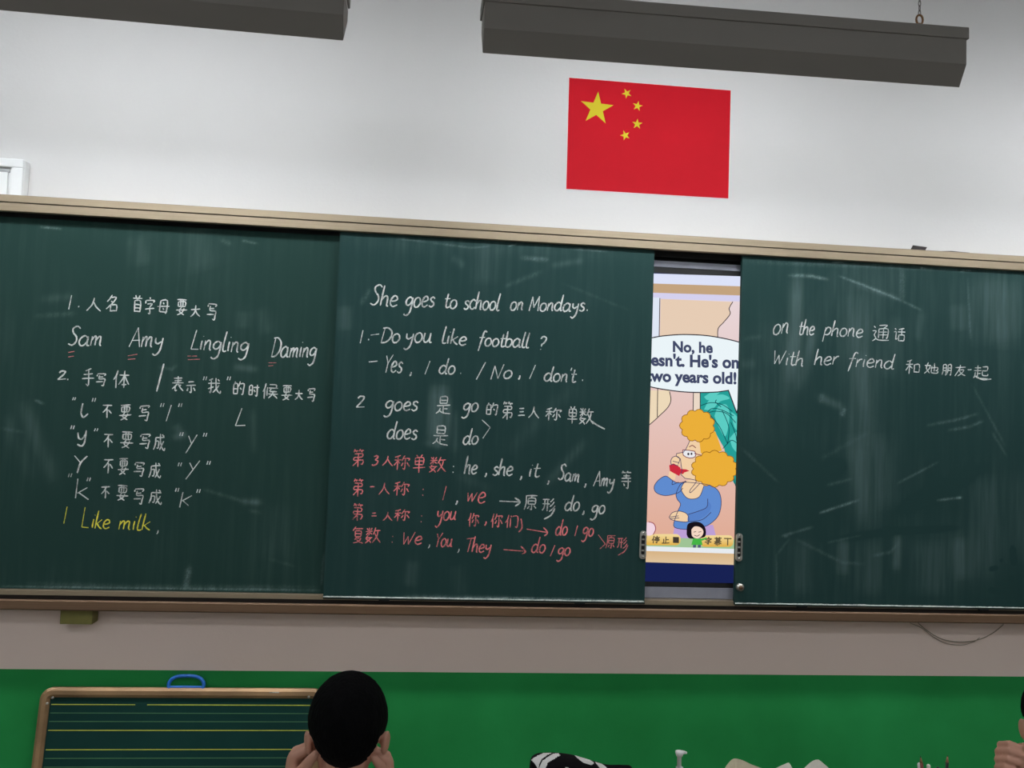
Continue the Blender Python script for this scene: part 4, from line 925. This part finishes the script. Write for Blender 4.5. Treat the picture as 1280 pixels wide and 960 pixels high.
# ------------------------------------------------------------------ white cabinet above the board
YC = -.045
ca, cb = P(29.5, 200, YC), P(0, 197, YC)
wx1 = ca.x; wx0 = wx1-.52; wz1 = (P(0, 196.5, YC).z+P(25, 199, YC).z)/2; wz0 = zt+.001
cab = empty('wall_cabinet', ((wx0+wx1)/2, 0, wz0), 'white framed wall cabinet corner above the board at the left edge', 'cabinet')
bm = NB(); box(bm, wx0, wx1, YC+.012, -.0005, wz0, wz1, .003); build('body', bm, M['white_pvc'], cab)
bm = NB(); fw = .034
for b in ((wx0, wx1, wz1-.026, wz1), (wx0, wx0+fw, wz0, wz1-.026), (wx1-fw, wx1, wz0, wz1-.026)):
    box(bm, b[0], b[1], YC, YC+.0125, b[2], b[3], .003)
build('door_frame', bm, M['white_pvc'], cab)
bm = NB(); box(bm, wx0+fw+.002, wx1-fw-.006, YC+.009, YC+.0122, wz1-.040, wz1-.033); build('gap_shadow_strip', bm, M['cabinet_grey'], cab)
bm = NB(); box(bm, wx0+fw+.002, wx1-fw-.010, YC+.004, YC+.0123, wz0, wz1-.041, .001); build('door_panel', bm, M['white_pvc'], cab)

# dark folded sheet lying on the top rail
q0 = P(1135, 311, YF+.02); q1 = P(1161, 308, YF+.02)
bm = NB()
vs = [bm.verts.new(v) for v in ((q0.x, YF+.004, zt+.0008), (q0.x+.050, YF+.004, zt+.0006), (q0.x+.066, YF+.020, zt+.0150), (q0.x+.020, YF+.026, zt+.0200))]
bm.faces.new(vs); bmesh.ops.solidify(bm, geom=bm.faces[:], thickness=.0012)
o = build('folded_sheet', bm, M['dark_sheet']); own_base(o); tag(o, 'small dark folded sheet sticking up from the top rail of the board', 'sheet')
bm = NB()
a = P(1178, 313, YF+.01).x; b = P(1212, 315, YF+.01).x
tube(bm, [(a, YF+.012, zt+.0016), ((a*2+b)/3, YF+.010, zt+.0030), ((a+b*2)/3, YF+.010, zt+.0020), (b, YF+.012, zt+.0020)], [.0016, .0022, .0020, .0018], 6)
o = build('chalk_stub', bm, M['dark_sheet']); own_base(o); tag(o, 'thin dark stick lying on the top rail at the right', 'stick')

# olive box under the rail, cables
bx0, bx1 = P(75, 770, -.05).x, P(115.5, 770, -.05).x; bz0 = P(95, 780.5, -.05).z
bm = NB(); box(bm, bx0, bx1, -.05, -.0005, bz0, zb-.0012, .002)
o = build('switch_box', bm, M['olive']); own_base(o); tag(o, 'small olive box fixed to the wall under the left end of the board', 'box')
bm = NB(); box(bm, bx0-.002, bx1+.002, -.0525, -.0495, zb-.006, zb-.0012, .0006); build('lid_edge', bm, M['olive'], o)
bm = NB()
def wallarc(pts, Y): return [tuple(P(x, y, Y)) for x, y in cv(pts, 6)]
g = wallarc([(1148, 779), (1160, 789), (1178, 799), (1200, 802.5), (1222, 800), (1240, 792), (1254, 781)], -.010)
tube(bm, [g[0][:2]+(zb-.001,)]+g+[g[-1][:2]+(zb-.001,)], .0016, 8)
o = build('cable', bm, M['cable']); own_base(o); tag(o, 'thin cable hanging in a loop below the right end of the board', 'cable')
bm = NB()
g = wallarc([(1138, 779), (1152, 785), (1168, 797), (1184, 804.5), (1204, 806), (1218, 802)], -.006)
tube(bm, [g[0][:2]+(zb-.001,)]+g+[(g[-1][0]+.02, -.003, g[-1][2]+.012)], .0011, 8)
o = build('cable', bm, M['cable']); own_base(o); tag(o, 'fainter second cable close to the wall just left of the hanging loop', 'cable')

# ------------------------------------------------------------------ portable ruled board leaning on the wall
tilt = math.radians(9)
ez = (P(232, 860.5, -.03).z); ex0 = P(49, 880, -.035).x; ex1 = 2*P(232, 850, -.03).x-ex0
bh = ez/math.cos(tilt)
pb_ = empty('ruled_board', ((ex0+ex1)/2, -.022-math.sin(tilt)*bh, 0), 'green ruled practice board in a rounded bronze frame leaning on the wall', 'board')
TM = Matrix.Translation((0, -.024-math.sin(tilt)*bh, 0)) @ Matrix.Rotation(-tilt, 4, 'X')
def tb(bm): bmesh.ops.transform(bm, matrix=TM, verts=bm.verts[:]); return bm
def TP(px, py):      # pixel to board coordinates (x, height along the board)
    d = FW + RT*((px-640)/F_PX) - UP*((py-480)/F_PX); inv = TM.inverted()
    o_ = inv @ CAM; dd = inv.to_3x3() @ d; t = -o_.y/dd.y; return o_+dd*t
Wf = .028
bm = NB(); out = rounded_rect((ex0+ex1)/2, bh/2, ex1-ex0, bh, .035, 8); inn = rounded_rect((ex0+ex1)/2, bh/2, ex1-ex0-2*Wf, bh-2*Wf, .008, 8)
prof_d = [(0, 0.012), (0, -.004), (.3, -.010), (.7, -.010), (1, -.003), (1, .004)]
rings = []
for t, y in prof_d: rings.append([bm.verts.new((a[0]*(1-t)+b[0]*t, y, a[1]*(1-t)+b[1]*t)) for a, b in zip(out, inn)])
n = len(out)
for A, B in zip(rings, rings[1:]):
    for i in range(n): bm.faces.new((A[i], A[(i+1) % n], B[(i+1) % n], B[i]))
bm.faces.new(rings[0])
build('frame', tb(bm), M['bronze_frame'], pb_)
bm = NB(); box(bm, ex0+Wf-.003, ex1-Wf+.003, 0, .006, Wf-.003, bh-Wf+.003); sf = build('writing_surface', tb(bm), M['green_slate'], pb_)
ys = [881, 891.5, 902, 913, 937, 946.5]; hs = [TP(200, y).z for y in ys]; bright = [1, 0, 0, 1, 1, 0]
step = hs[0]-hs[4]; k = 0
allh = []
for base in range(0, 12):
    for j, (h0, b_) in enumerate(zip(hs[:4], bright[:4])):
        h = h0-step*base
        if h > Wf+.01: allh.append((h, b_))
for h, b_ in allh:
    bm = NB(); hw = .0011 if b_ else .0009
    xa = ex0+Wf+.004; xb = ex1-Wf-.004
    if abs(h-hs[0]) < 1e-6:
        g0, g1 = TP(169, 881).x, TP(184, 881).x
        box(bm, xa, g0, -.0006, 0.0001, h-hw, h+hw); box(bm, g1, xb, -.0006, .0001, h-hw, h+hw)
    else: box(bm, xa, xb, -.0006, .0001, h-hw, h+hw)
    build('ruled_line', tb(bm), M['rule_yellow' if b_ else 'rule_dim'], sf)
hc = P(232, 856, -.03).x
bm = NB(); pts = [(hc-.048, 0, bh-.004), (hc-.050, 0, bh+.012), (hc-.040, 0, bh+.026), (hc-.020, 0, bh+.033), (hc+.020, 0, bh+.033), (hc+.040, 0, bh+.026), (hc+.050, 0, bh+.012), (hc+.048, 0, bh-.004)]
tube(bm, smooth_pts(pts, 4), .0052, 10); tube(bm, [(hc-.046, 0, bh+.002), (hc+.046, 0, bh+.002)], .004, 8)
build('carry_handle', tb(bm), M['blue'], pb_)
for px, py in ((61, 878.5), (67.5, 871.5), (386.5, 870.5)):
    q = TP(px, py); bm = NB(); cyl(bm, (q.x, -.0105, q.z), .0035, .004, 'y', 12); build('rivet', tb(bm), M['chrome'], pb_)
for (xa, ya, xb, yb) in ((338, 859.6, 350, 859.8),):
    q = TP(xa, ya); q2 = TP(xb, yb)
    bm = NB(); box(bm, q.x, q2.x, -.0112, -.0098, bh-.012, bh-.0095); build('chalk_mark', tb(bm), M['dust_edge'], pb_)

# ------------------------------------------------------------------ desks and stools (just below the frame)
DZ = .72
def desk(xc, y0, label, w_=.62, d_=.42):
    r = empty('school_desk', (xc, y0+d_/2, 0), label, 'desk', 'pupils\' desks in the front row')
    bm = NB(); box(bm, xc-w_/2, xc+w_/2, y0, y0+d_, DZ-.022, DZ, .006); build('desk_top', bm, M['desk_top'], r)
    bm = NB(); box(bm, xc-w_/2+.04, xc+w_/2-.04, y0+.03, y0+d_-.03, DZ-.15, DZ-.140, .002)
    for s in (-1, 1): box(bm, xc+s*(w_/2-.045)-.004, xc+s*(w_/2-.045)+.004, y0+.03, y0+d_-.03, DZ-.15, DZ-.022)
    box(bm, xc-w_/2+.04, xc+w_/2-.04, y0+d_-.034, y0+d_-.03, DZ-.15, DZ-.022); build('book_tray', bm, M['desk_leg'], r)
    for sx in (-1, 1):
        for yy in (y0+.05, y0+d_-.05):
            bm = NB(); tube(bm, [(xc+sx*(w_/2-.025), yy, .012), (xc+sx*(w_/2-.025), yy, DZ-.024)], .012, 10); build('leg', bm, M['desk_leg'], r)
        bm = NB(); tube(bm, [(xc+sx*(w_/2-.025), y0+.05, .12), (xc+sx*(w_/2-.025), y0+d_-.05, .12)], .009, 8); build('foot_bar', bm, M['desk_leg'], r)
def stool(xc, yc, label, h=.36):
    r = empty('stool', (xc, yc, 0), label, 'stool', 'pupils\' stools')
    bm = NB(); box(bm, xc-.15, xc+.15, yc-.13, yc+.13, h-.025, h, .01, seg=3); build('seat', bm, M['stool'], r)
    for sx in (-1, 1):
        for sy in (-1, 1):
            bm = NB(); tube(bm, [(xc+sx*.14, yc+sy*.12, .010), (xc+sx*.12, yc+sy*.10, h-.026)], .010, 8); build('leg', bm, M['desk_leg'], r)

# ------------------------------------------------------------------ pupils
def remesh(o, vox, smooth_it=4):
    md = o.modifiers.new('remesh', 'REMESH'); md.mode = 'VOXEL'; md.voxel_size = vox; md.use_smooth_shade = True
    sm = o.modifiers.new('smooth', 'SMOOTH'); sm.iterations = smooth_it; sm.factor = .5
def bake(o):
    dg = bpy.context.evaluated_depsgraph_get(); me = bpy.data.meshes.new_from_object(o.evaluated_get(dg))
    o.modifiers.clear(); o.data = me
    me.polygons.foreach_set('use_smooth', [True]*len(me.polygons))

def hand(bm, wrist, up, side, n, a=(75, 60, 35), sc=1.0, spread=.0145, thumb=None):
    """wrist -> knuckles along up; side runs index to little finger; fingers curl towards n"""
    wrist = Vector(wrist); up = Vector(up).normalized(); n = Vector(n); n = (n-up*n.dot(up)).normalized(); side = Vector(side); side = (side-up*side.dot(up)-n*side.dot(n)).normalized()
    kn = []
    for i in range(4):
        off = (i-1.5)*spread*sc
        K = wrist+up*(.060-.004*abs(i-1.2))*sc+side*off
        kn.append(K)
        tube(bm, [wrist+side*off*.75+n*.004*sc, K], [.0125*sc, .0105*sc], 8)
    tube(bm, [wrist-n*.0+up*.012*sc, wrist+up*.045*sc+n*.004*sc], [.016*sc, .020*sc], 10)
    L = ((.036, .022, .017), (.040, .025, .018), (.037, .023, .017), (.029, .018, .015))
    for i, K in enumerate(kn):
        ang = 0; p = K.copy(); pts = [K.copy()]; rr = [.0098*sc]
        for s in range(3):
            ang += math.radians(a[s]+random.uniform(-4, 4)); d = up*math.cos(ang)+n*math.sin(ang)
            p = p+d*L[i][s]*sc; pts.append(p.copy()); rr.append((.0085, .0076, .0066)[s]*sc)
        tube(bm, pts, rr, 8)
    if thumb is None:
        thumb = [wrist-side*.020*sc+up*.012*sc+n*.006*sc, wrist-side*.030*sc+up*.030*sc+n*.022*sc, wrist-side*.026*sc+up*.050*sc+n*.040*sc]
    tube(bm, thumb, [.0125*sc, .0105*sc, .0080*sc][:len(thumb)] if len(thumb) == 3 else [.0125*sc, .011*sc, .0095*sc, .0078*sc], 8)

def pupil(name, label, hc, lean, handsL, handsR, elbows, stool_label, turn=0.0):
    """hc = head centre (middle of the skull); the pupil sits facing the board (+y)"""
    hx, hy, hz_ = hc
    body = bmesh.new()
    Rz = Matrix.Rotation(turn, 3, 'Z')
    def H(v): return Vector(hc)+Rz@Vector(v)
    ellip(body, H((0, -.004, .004)), (.066, .082, .076), Rz)
    ellip(body, H((0, .022, -.045)), (.054, .058, .062), Rz)
    ellip(body, H((0, .052, -.082)), (.026, .026, .020), Rz)
    ellip(body, H((0, .078, -.035)), (.010, .014, .018), Rz)          # nose
    ellip(body, H((.030, .060, -.045)), (.022, .020, .022), Rz); ellip(body, H((-.030, .060, -.045)), (.022, .020, .022), Rz)
    for s in (-1, 1):                                                       # ears
        rot = Rz @ Matrix.Rotation(s*-.45, 3, 'Z') @ Matrix.Rotation(s*.12, 3, 'Y')
        ellip(body, H((s*.0690, -.010, -.037)), (.0060, .013, .023), rot)
        ellip(body, H((s*.0665, -.002, -.037)), (.007, .010, .016), rot)
    neck_b = Vector((hx, hy-.035-lean*.1, hz_-.165))
    tube(body, [H((0, -.012, -.055)), H((0, -.020, -.10)), neck_b], [.043, .039, .045], 14)
    sh_z = neck_b.z-.030; sy = neck_b.y
    hip = Vector((hx, sy-.10, .36+.108))
    tube(body, [(hx, sy, sh_z), (hx, sy-.02, sh_z-.14), (hx, sy-.06, sh_z-.30), hip], [.075, .095, .088, .095], 16)
    shl = {}
    for s in (-1, 1):
        shl[s] = Vector((hx+s*.135, sy-.005, sh_z-.035))
        tube(body, [(hx+s*.02, sy, neck_b.z-.012), (hx+s*.07, sy, sh_z-.01), shl[s]], [.040, .042, .040], 10)
    for s, hs_ in ((-1, handsL), (1, handsR)):
        el = Vector(elbows[0 if s < 0 else 1]); wr = Vector(hs_['wrist'])
        tube(body, [shl[s], (shl[s]+el)/2, el], [.038, .032, .027], 12)
        tube(body, [el, el.lerp(wr, .35), wr], [.027, .028, .0185], 12)
        hand(body, wr, hs_['up'], hs_['side'], hs_['n'], hs_.get('a', (75, 60, 35)), hs_.get('sc', .9), spread=hs_.get('spread', .0145), thumb=hs_.get('thumb'))
        knee = Vector((hx+s*.095, hip.y+.36, .43)); foot = Vector((hx+s*.10, knee.y+.02, .045))
        tube(body, [hip+Vector((s*.06, 0, 0)), knee], [.075, .052], 14)
        tube(body, [knee, knee.lerp(foot, .35), foot+Vector((0, 0, .03))], [.050, .048, .030], 12)
        tube(body, [foot+Vector((0, -.03, -.015)), foot+Vector((0, .11, -.018))], [.030, .026], 10)
    me = bpy.data.meshes.new('person'); body.to_mesh(me); body.free(); me.materials.append(M['skin'])
    p = bpy.data.objects.new('person', me); link(p); remesh(p, .0030, 2); bake(p)
    p.data.materials.clear(); p.data.materials.append(M['skin'])
    base = Vector((hx, hip.y, 0)); p.data.transform(Matrix.Translation(-base)); p.location = base
    tag(p, label, 'person')
    # hair: a close cap that reaches down to the nape, open over the face
    hb = bmesh.new(); g = bmesh.ops.create_icosphere(hb, subdivisions=5, radius=1)
    for v in g['verts']:
        d = v.co.copy()
        r = Vector((d.x*.0715, d.y*.090-.006, d.z*.083+.004))
        # narrower towards the nape
        if d.z < 0: r.x *= 1-.10*min(1, -d.z)*1.1
        # cut lines: face in front, ears at the sides, nape at the back
        face_cut = d.y > .30 and d.z < .50+.12*math.sin(d.x*18)*.3
        side_cut = abs(d.x) > .60 and d.z < -.22 and d.y > -.45
        nape_cut = d.z < -.86
        k = 1.0
        if face_cut: k = .72
        elif side_cut: k = .86
        elif nape_cut: k = .7
        k *= 1+.012*noise.noise(d*9)+.006*noise.noise(d*26)
        v.co = Vector(hc)-base+Rz@(r*k)
    for f in hb.faces: f.smooth = True
    mh = bpy.data.meshes.new('hair'); hb.to_mesh(mh); hb.free(); mh.materials.append(M['hair'])
    o = bpy.data.objects.new('hair', mh); link(o, p)
    # face features
    for s in (-1, 1):
        bm = NB(); ellip(bm, H((s*.027, .066, -.020)), (.011, .008, .0075), Rz, 2, 0); ellip(bm, H((s*.027, .0725, -.020)), (.005, .0028, .005), Rz, 2, 1); build('eye', bm, [M['eye_white'], M['iris']], p, smooth=True)
        bm = NB(); tube(bm, [H((s*.014, .074, -.002)), H((s*.027, .075, .003)), H((s*.040, .066, -.001))], [.0018, .0026, .0014], 6); build('eyebrow', bm, M['hair'], p)
    bm = NB(); tube(bm, [H((-.016, .072, -.070)), H((0, .078, -.068)), H((.016, .072, -.070))], [.002, .0042, .002], 8); build('mouth', bm, M['lip'], p)
    # shirt with sleeves and collar
    sb = bmesh.new()
    tube(sb, [(hx, sy, sh_z), (hx, sy-.02, sh_z-.14), (hx, sy-.06, sh_z-.30), hip+Vector((0, 0, .0))], [.083, .104, .098, .104], 18)
    for s, hs_ in ((-1, handsL), (1, handsR)):
        el = Vector(elbows[0 if s < 0 else 1]); wr = Vector(hs_['wrist']); cf = hs_.get('cuff', .2)
        tube(sb, [(hx+s*.02, sy, neck_b.z-.020), (hx+s*.07, sy, sh_z-.008), shl[s]], [.046, .049, .048], 12)
        tube(sb, [shl[s], (shl[s]+el)/2, el], [.047, .041, .037], 12)
        tube(sb, [el, el.lerp(wr, .35), el.lerp(wr, 1-cf)], [.037, .036, .029], 12, caps=False)
    tube(sb, [(neck_b.x, neck_b.y, neck_b.z-.012), (neck_b.x, neck_b.y+.003, neck_b.z+.006)], [.062, .050], 18, caps=False)
    ms = bpy.data.meshes.new('shirt'); sb.to_mesh(ms); sb.free(); ms.materials.append(M['shirt'])
    o = bpy.data.objects.new('shirt', ms); link(o); remesh(o, .006, 2); bake(o); o.data.materials.clear(); o.data.materials.append(M['shirt'])
    o.data.transform(Matrix.Translation(-base)); o.parent = p
    tb_ = bmesh.new()
    for s in (-1, 1):
        knee = Vector((hx+s*.095, hip.y+.36, .43)); foot = Vector((hx+s*.10, knee.y+.02, .045))
        tube(tb_, [hip+Vector((s*.055, 0, 0)), knee], [.083, .060], 14)
        tube(tb_, [knee, knee.lerp(foot, .35), foot+Vector((0, 0, .06))], [.058, .056, .044], 12, caps=False)
        sh_ = bmesh.new(); tube(sh_, [foot+Vector((0, -.03, -.010)), foot+Vector((0, .115, -.013))], [.035, .031], 12)
        mm = bpy.data.meshes.new('shoe'); sh_.to_mesh(mm); sh_.free(); mm.materials.append(M['cloth_black']); so = bpy.data.objects.new('shoe', mm); mm.transform(Matrix.Translation(-base)); link(so, p)
    mt_ = bpy.data.meshes.new('trousers'); tb_.to_mesh(mt_); tb_.free(); mt_.materials.append(M['trouser'])
    o = bpy.data.objects.new('trousers', mt_); link(o); remesh(o, .008, 2); bake(o); o.data.materials.clear(); o.data.materials.append(M['trouser'])
    o.data.transform(Matrix.Translation(-base)); o.parent = p
    stool(hx, hip.y-.01, stool_label)
    return p

YH = -1.10
hc1 = P(435.5, 900, YH); hc1.z += .0
wl = P(364, 980, YH+.02); wr_ = P(484, 983, YH+.02)
pupil('person', 'boy with short black hair seen from behind, fists raised beside his neck', (hc1.x, hc1.y, hc1.z), 0,
      dict(wrist=wl, up=(.10, .05, 1), side=(0, 1, 0), n=(1, 0, -.1), a=(62, 65, 45), sc=.98, cuff=.02,
           thumb=[P(369, 972, YH-.01), P(380, 960, YH-.03), P(388, 950, YH-.04), P(394, 943, YH-.045)]),
      dict(wrist=wr_, up=(-.08, .05, 1), side=(0, 1, 0), n=(-1, 0, -.1), a=(62, 65, 45), sc=.92, cuff=.02,
           thumb=[P(484, 972, YH-.01), P(478, 961, YH-.03), P(473, 954, YH-.04), P(468, 948, YH-.045)]),
      [(hc1.x-.16, YH+.13, DZ+.030), (hc1.x+.16, YH+.13, DZ+.030)], 'blue stool under the boy with raised fists')
YH2 = -1.02
hc2 = P(1325, 893, YH2)
pupil('person', 'pupil cut by the right edge, hands held up before the chin', (hc2.x, hc2.y, hc2.z), 0,
      dict(wrist=P(1270, 958, YH2+.03), up=(-.75, -.15, .42), side=(-.15, .1, -1), n=(.75, -.6, -.1), a=(70, 70, 60), sc=.9, cuff=.3, spread=.0172),
      dict(wrist=P(1300, 975, YH2+.02), up=(-.1, .1, 1), side=(0, 1, 0), n=(-1, 0, 0), a=(60, 60, 40), sc=.9, cuff=.3),
      [(hc2.x-.10, YH2+.12, DZ+.030), (hc2.x+.15, YH2+.13, DZ+.030)], 'blue stool under the pupil at the right edge', turn=-.45)

DY = -1.02
desk(hc1.x, DY, 'front-row desk under the elbows of the boy with raised fists')
d2 = P(760, 950, DY+.1).x; d3 = P(1235, 950, DY+.1).x
desk(d2+.165, DY, 'front-row desk carrying the black and white bag', .66)
desk(d3+.16, DY, 'front-row desk carrying the pencil cup')

# ------------------------------------------------------------------ things on the desks
YI = DY+.12
# black cloth bag with white print
prof = [(664, 949.5), (667, 945.5), (674, 943), (684, 942.6), (697, 942.5), (708, 943.3), (718, 945), (728, 948), (738, 951), (748, 954), (758, 957), (768, 958.2), (780, 957.6), (789, 957.2), (791, 960)]
prof = smooth_pts(prof, 13)
bm = NB(); rings = []
nseg = 200
for i, (px, py) in enumerate(prof):
    q = P(px, py, YI); h_ = q.z-DZ-.004; e = min(1, min(i, len(prof)-1-i)/30); dp = .02+.055*math.sqrt(e)
    ring = []
    for k in range(nseg):
        a = 2*math.pi*k/nseg
        c, s_ = math.cos(a), math.sin(a)
        yy = YI+dp*math.copysign(abs(c)**.8, c); zz = DZ+.001+h_/2+h_/2*math.copysign(abs(s_)**.75, s_)
        wob = .004*noise.noise(Vector((q.x*25, a*1.5, 0)))
        if s_ > .98: wob = 0
        ring.append(bm.verts.new((q.x, yy+wob, max(DZ+.001, zz))))
    rings.append(ring)
for A, B in zip(rings, rings[1:]):
    for k in range(nseg):
        f = bm.faces.new((A[k], A[(k+1) % nseg], B[(k+1) % nseg], B[k])); f.smooth = True
bm.faces.new(rings[0]); bm.faces.new(rings[-1][::-1])
def inside(p, poly):
    c = False; n = len(poly)
    for i in range(n):
        (xa, ya), (xb, yb) = poly[i], poly[i-1]
        if (ya > p[1]) != (yb > p[1]) and p[0] < (xb-xa)*(p[1]-ya)/(yb-ya)+xa: c = not c
    return c
prints = [[(664, 950), (669, 946), (680, 941), (690, 941), (683, 944.5), (677, 949), (674, 955), (673, 962), (669, 955)],
          [(698, 941.5), (700, 944), (692, 949), (685, 953), (682, 960), (682, 990), (674, 990), (674, 960), (678, 951), (686, 945.5), (692, 942)],
          [(718, 944), (726, 946), (736, 949), (743, 953.5), (739, 956.5), (730, 954), (724, 949.5)],
          [(744, 952.5), (752, 954.5), (760, 960.5), (750, 960.5)], [(706, 958), (716, 962), (722, 975), (712, 972)]]
def to_px(v):
    d = v-CAM; k = F_PX/d.dot(FW); return (640+d.dot(RT)*k, 480-d.dot(UP)*k)
for f in bm.faces:
    c = f.calc_center_median(); p_ = to_px(c)
    if c.y < YI+.03 and any(inside(p_, q) for q in prints): f.material_index = 1
bag = build('cloth_bag', bm, [M['cloth_black'], M['cloth_white']]); own_base(bag)
tag(bag, 'slumped black cloth bag with curved white patches on the middle front desk', 'bag')

# pump bottle
bq = P(850, 938.5, YI); hB = bq.z-DZ
b_ = empty('pump_bottle', (bq.x, YI, DZ), 'white pump dispenser bottle standing between the bag and the crumpled papers', 'bottle')
bm = NB(); lathe(bm, (bq.x, YI, DZ+.0005), [(.024, 0), (.027, .004), (.027, hB*.55), (.024, hB*.63), (.012, hB*.70), (.0115, hB*.74)], 24); build('bottle_body', bm, M['bottle'], b_)
bm = NB(); lathe(bm, (bq.x, YI, DZ+.0005), [(.0135, hB*.70), (.0135, hB*.80), (.008, hB*.815), (.008, hB*.87)], 20); build('collar', bm, M['pump'], b_)
bm = NB(); lathe(bm, (bq.x-.001, YI, DZ), [(.0045, hB*.86), (.0045, hB-.012), (.0065, hB-.011), (.009, hB-.004), (.0088, hB-.001), (.005, hB)], 16)
tube(bm, [(bq.x-.004, YI, hB+DZ-.005), (bq.x+.006, YI, hB+DZ-.003), (bq.x+.013, YI, hB+DZ-.004)], [.0052, .0042, .0028], 8); build('pump_head', bm, M['pump'], b_)

# crumpled papers
def crumple(pk, label, mt, seed, yy, parent_cat='paper'):
    """a bunched sheet standing on the desk whose ridge passes the given pixel points"""
    bm = NB(); rnd = random.Random(seed); ridge = smooth_pts(pk, 2); rings = []
    for i, (px, py) in enumerate(ridge):
        q = P(px, py, yy); h_ = q.z-DZ; e = min(i, len(ridge)-1-i)
        dp = .012+.022*min(1, e/2)
        ring = []
        for t, s_ in ((0, -1.5), (.18, -1.2), (.4, -1.25), (.62, -.7), (.82, -.55), (1, 0), (.85, .5), (.6, .8), (.35, .9), (.15, 1.2), (0, 1.4)):
            j = .004 if 0 < t < 1 else 0
            ring.append(bm.verts.new((q.x+rnd.uniform(-j, j), yy+dp*s_+rnd.uniform(-j, j), DZ+.0006+(h_-.0006)*t+(rnd.uniform(-j, j)*.6))))
        rings.append(ring)
    n = len(rings[0])
    for A, B in zip(rings, rings[1:]):
        for k in range(n): bm.faces.new((A[k], A[(k+1) % n], B[(k+1) % n], B[k]))
    bm.faces.new(rings[0]); bm.faces.new(rings[-1][::-1])
    o = build('crumpled_paper', bm, mt); own_base(o); return tag(o, label, parent_cat)
crumple([(905, 962), (908, 957), (913, 951), (917, 948.3), (922, 948.5), (930, 951), (938, 955), (946, 958), (955, 961)], 'crumpled cream paper with a rounded fold, just right of the pump bottle', M['paper_cream'], 3, YI)
crumple([(966, 962), (973, 958.5), (981, 955), (986, 953.3), (989, 957.5), (991, 961)], 'crumpled white paper with a small peak, middle of the three papers', M['paper'], 5, YI+.03)
crumple([(1003, 962), (1009, 956.5), (1016, 951), (1023, 949.5), (1029, 954), (1036, 960), (1040, 964)], 'crumpled white paper with a sharp peak, rightmost of the three papers', M['paper'], 9, YI)

# pencil cup with pencils
cq = P(1172, 975, YI); rim = DZ+.10
cup = bmesh.new(); R_ = .036
lathe(cup, (cq.x, YI, DZ+.0005), [(.031, 0), (R_, rim-DZ), (R_-.002, rim-DZ), (.029, .004)], 28)
o = build('pencil_cup', cup, M['cup'], smooth=False); own_base(o); tag(o, 'grey pencil cup on the right front desk, below the picture edge', 'cup')
def pencil(px, py, bx, by, mt, label, name='pencil', r=.0034, tip=.016):
    t = P(px, py, YI+by); b = Vector((cq.x+bx, YI+by*.4, DZ+.008)); d = (t-b).normalized()
    r_ = empty(name, b, label, 'pencil')
    bm = NB(); tube(bm, [b, t-d*tip], r, 6, caps=False); build('shaft', bm, mt, r_)
    bm = NB(); tube(bm, [t-d*tip, t-d*.004], [r, .0012], 8, caps=False); build('sharpened_end', bm, M['wood'], r_)
    bm = NB(); tube(bm, [t-d*.0042, t], [.0011, .0003], 6, caps=False); build('lead', bm, M['pencil_dark'], r_)
pencil(1150.5, 944.5, -.004, -.008, M['pencil_brown'], 'brown pencil leaning left out of the cup')
pencil(1184.5, 943.5, .012, .006, M['pencil_dark'], 'dark green sharpened pencil standing at the right of the cup')
def pen(px, py, bx, by, mt, label, r):
    t = P(px, py, YI+by); b = Vector((cq.x+bx, YI+by*.4, DZ+.008)); 
    bm = NB(); tube(bm, [b, b.lerp(t, .8), t-(t-b).normalized()*r], [r*.8, r, r], 12)
    o = build('marker_pen', bm, mt); own_base(o); tag(o, label, 'pen')
pen(1149.5, 953, -.016, .012, M['pump'], 'white round-ended pen at the left of the cup', .0052)
pen(1160.5, 955, -.002, .016, M['paper'], 'pale pen half hidden behind the brown pencil', .0042)
pen(1172.5, 958.5, .006, -.014, M['pencil_dark'], 'short dark pen between the two pencils', .0042)
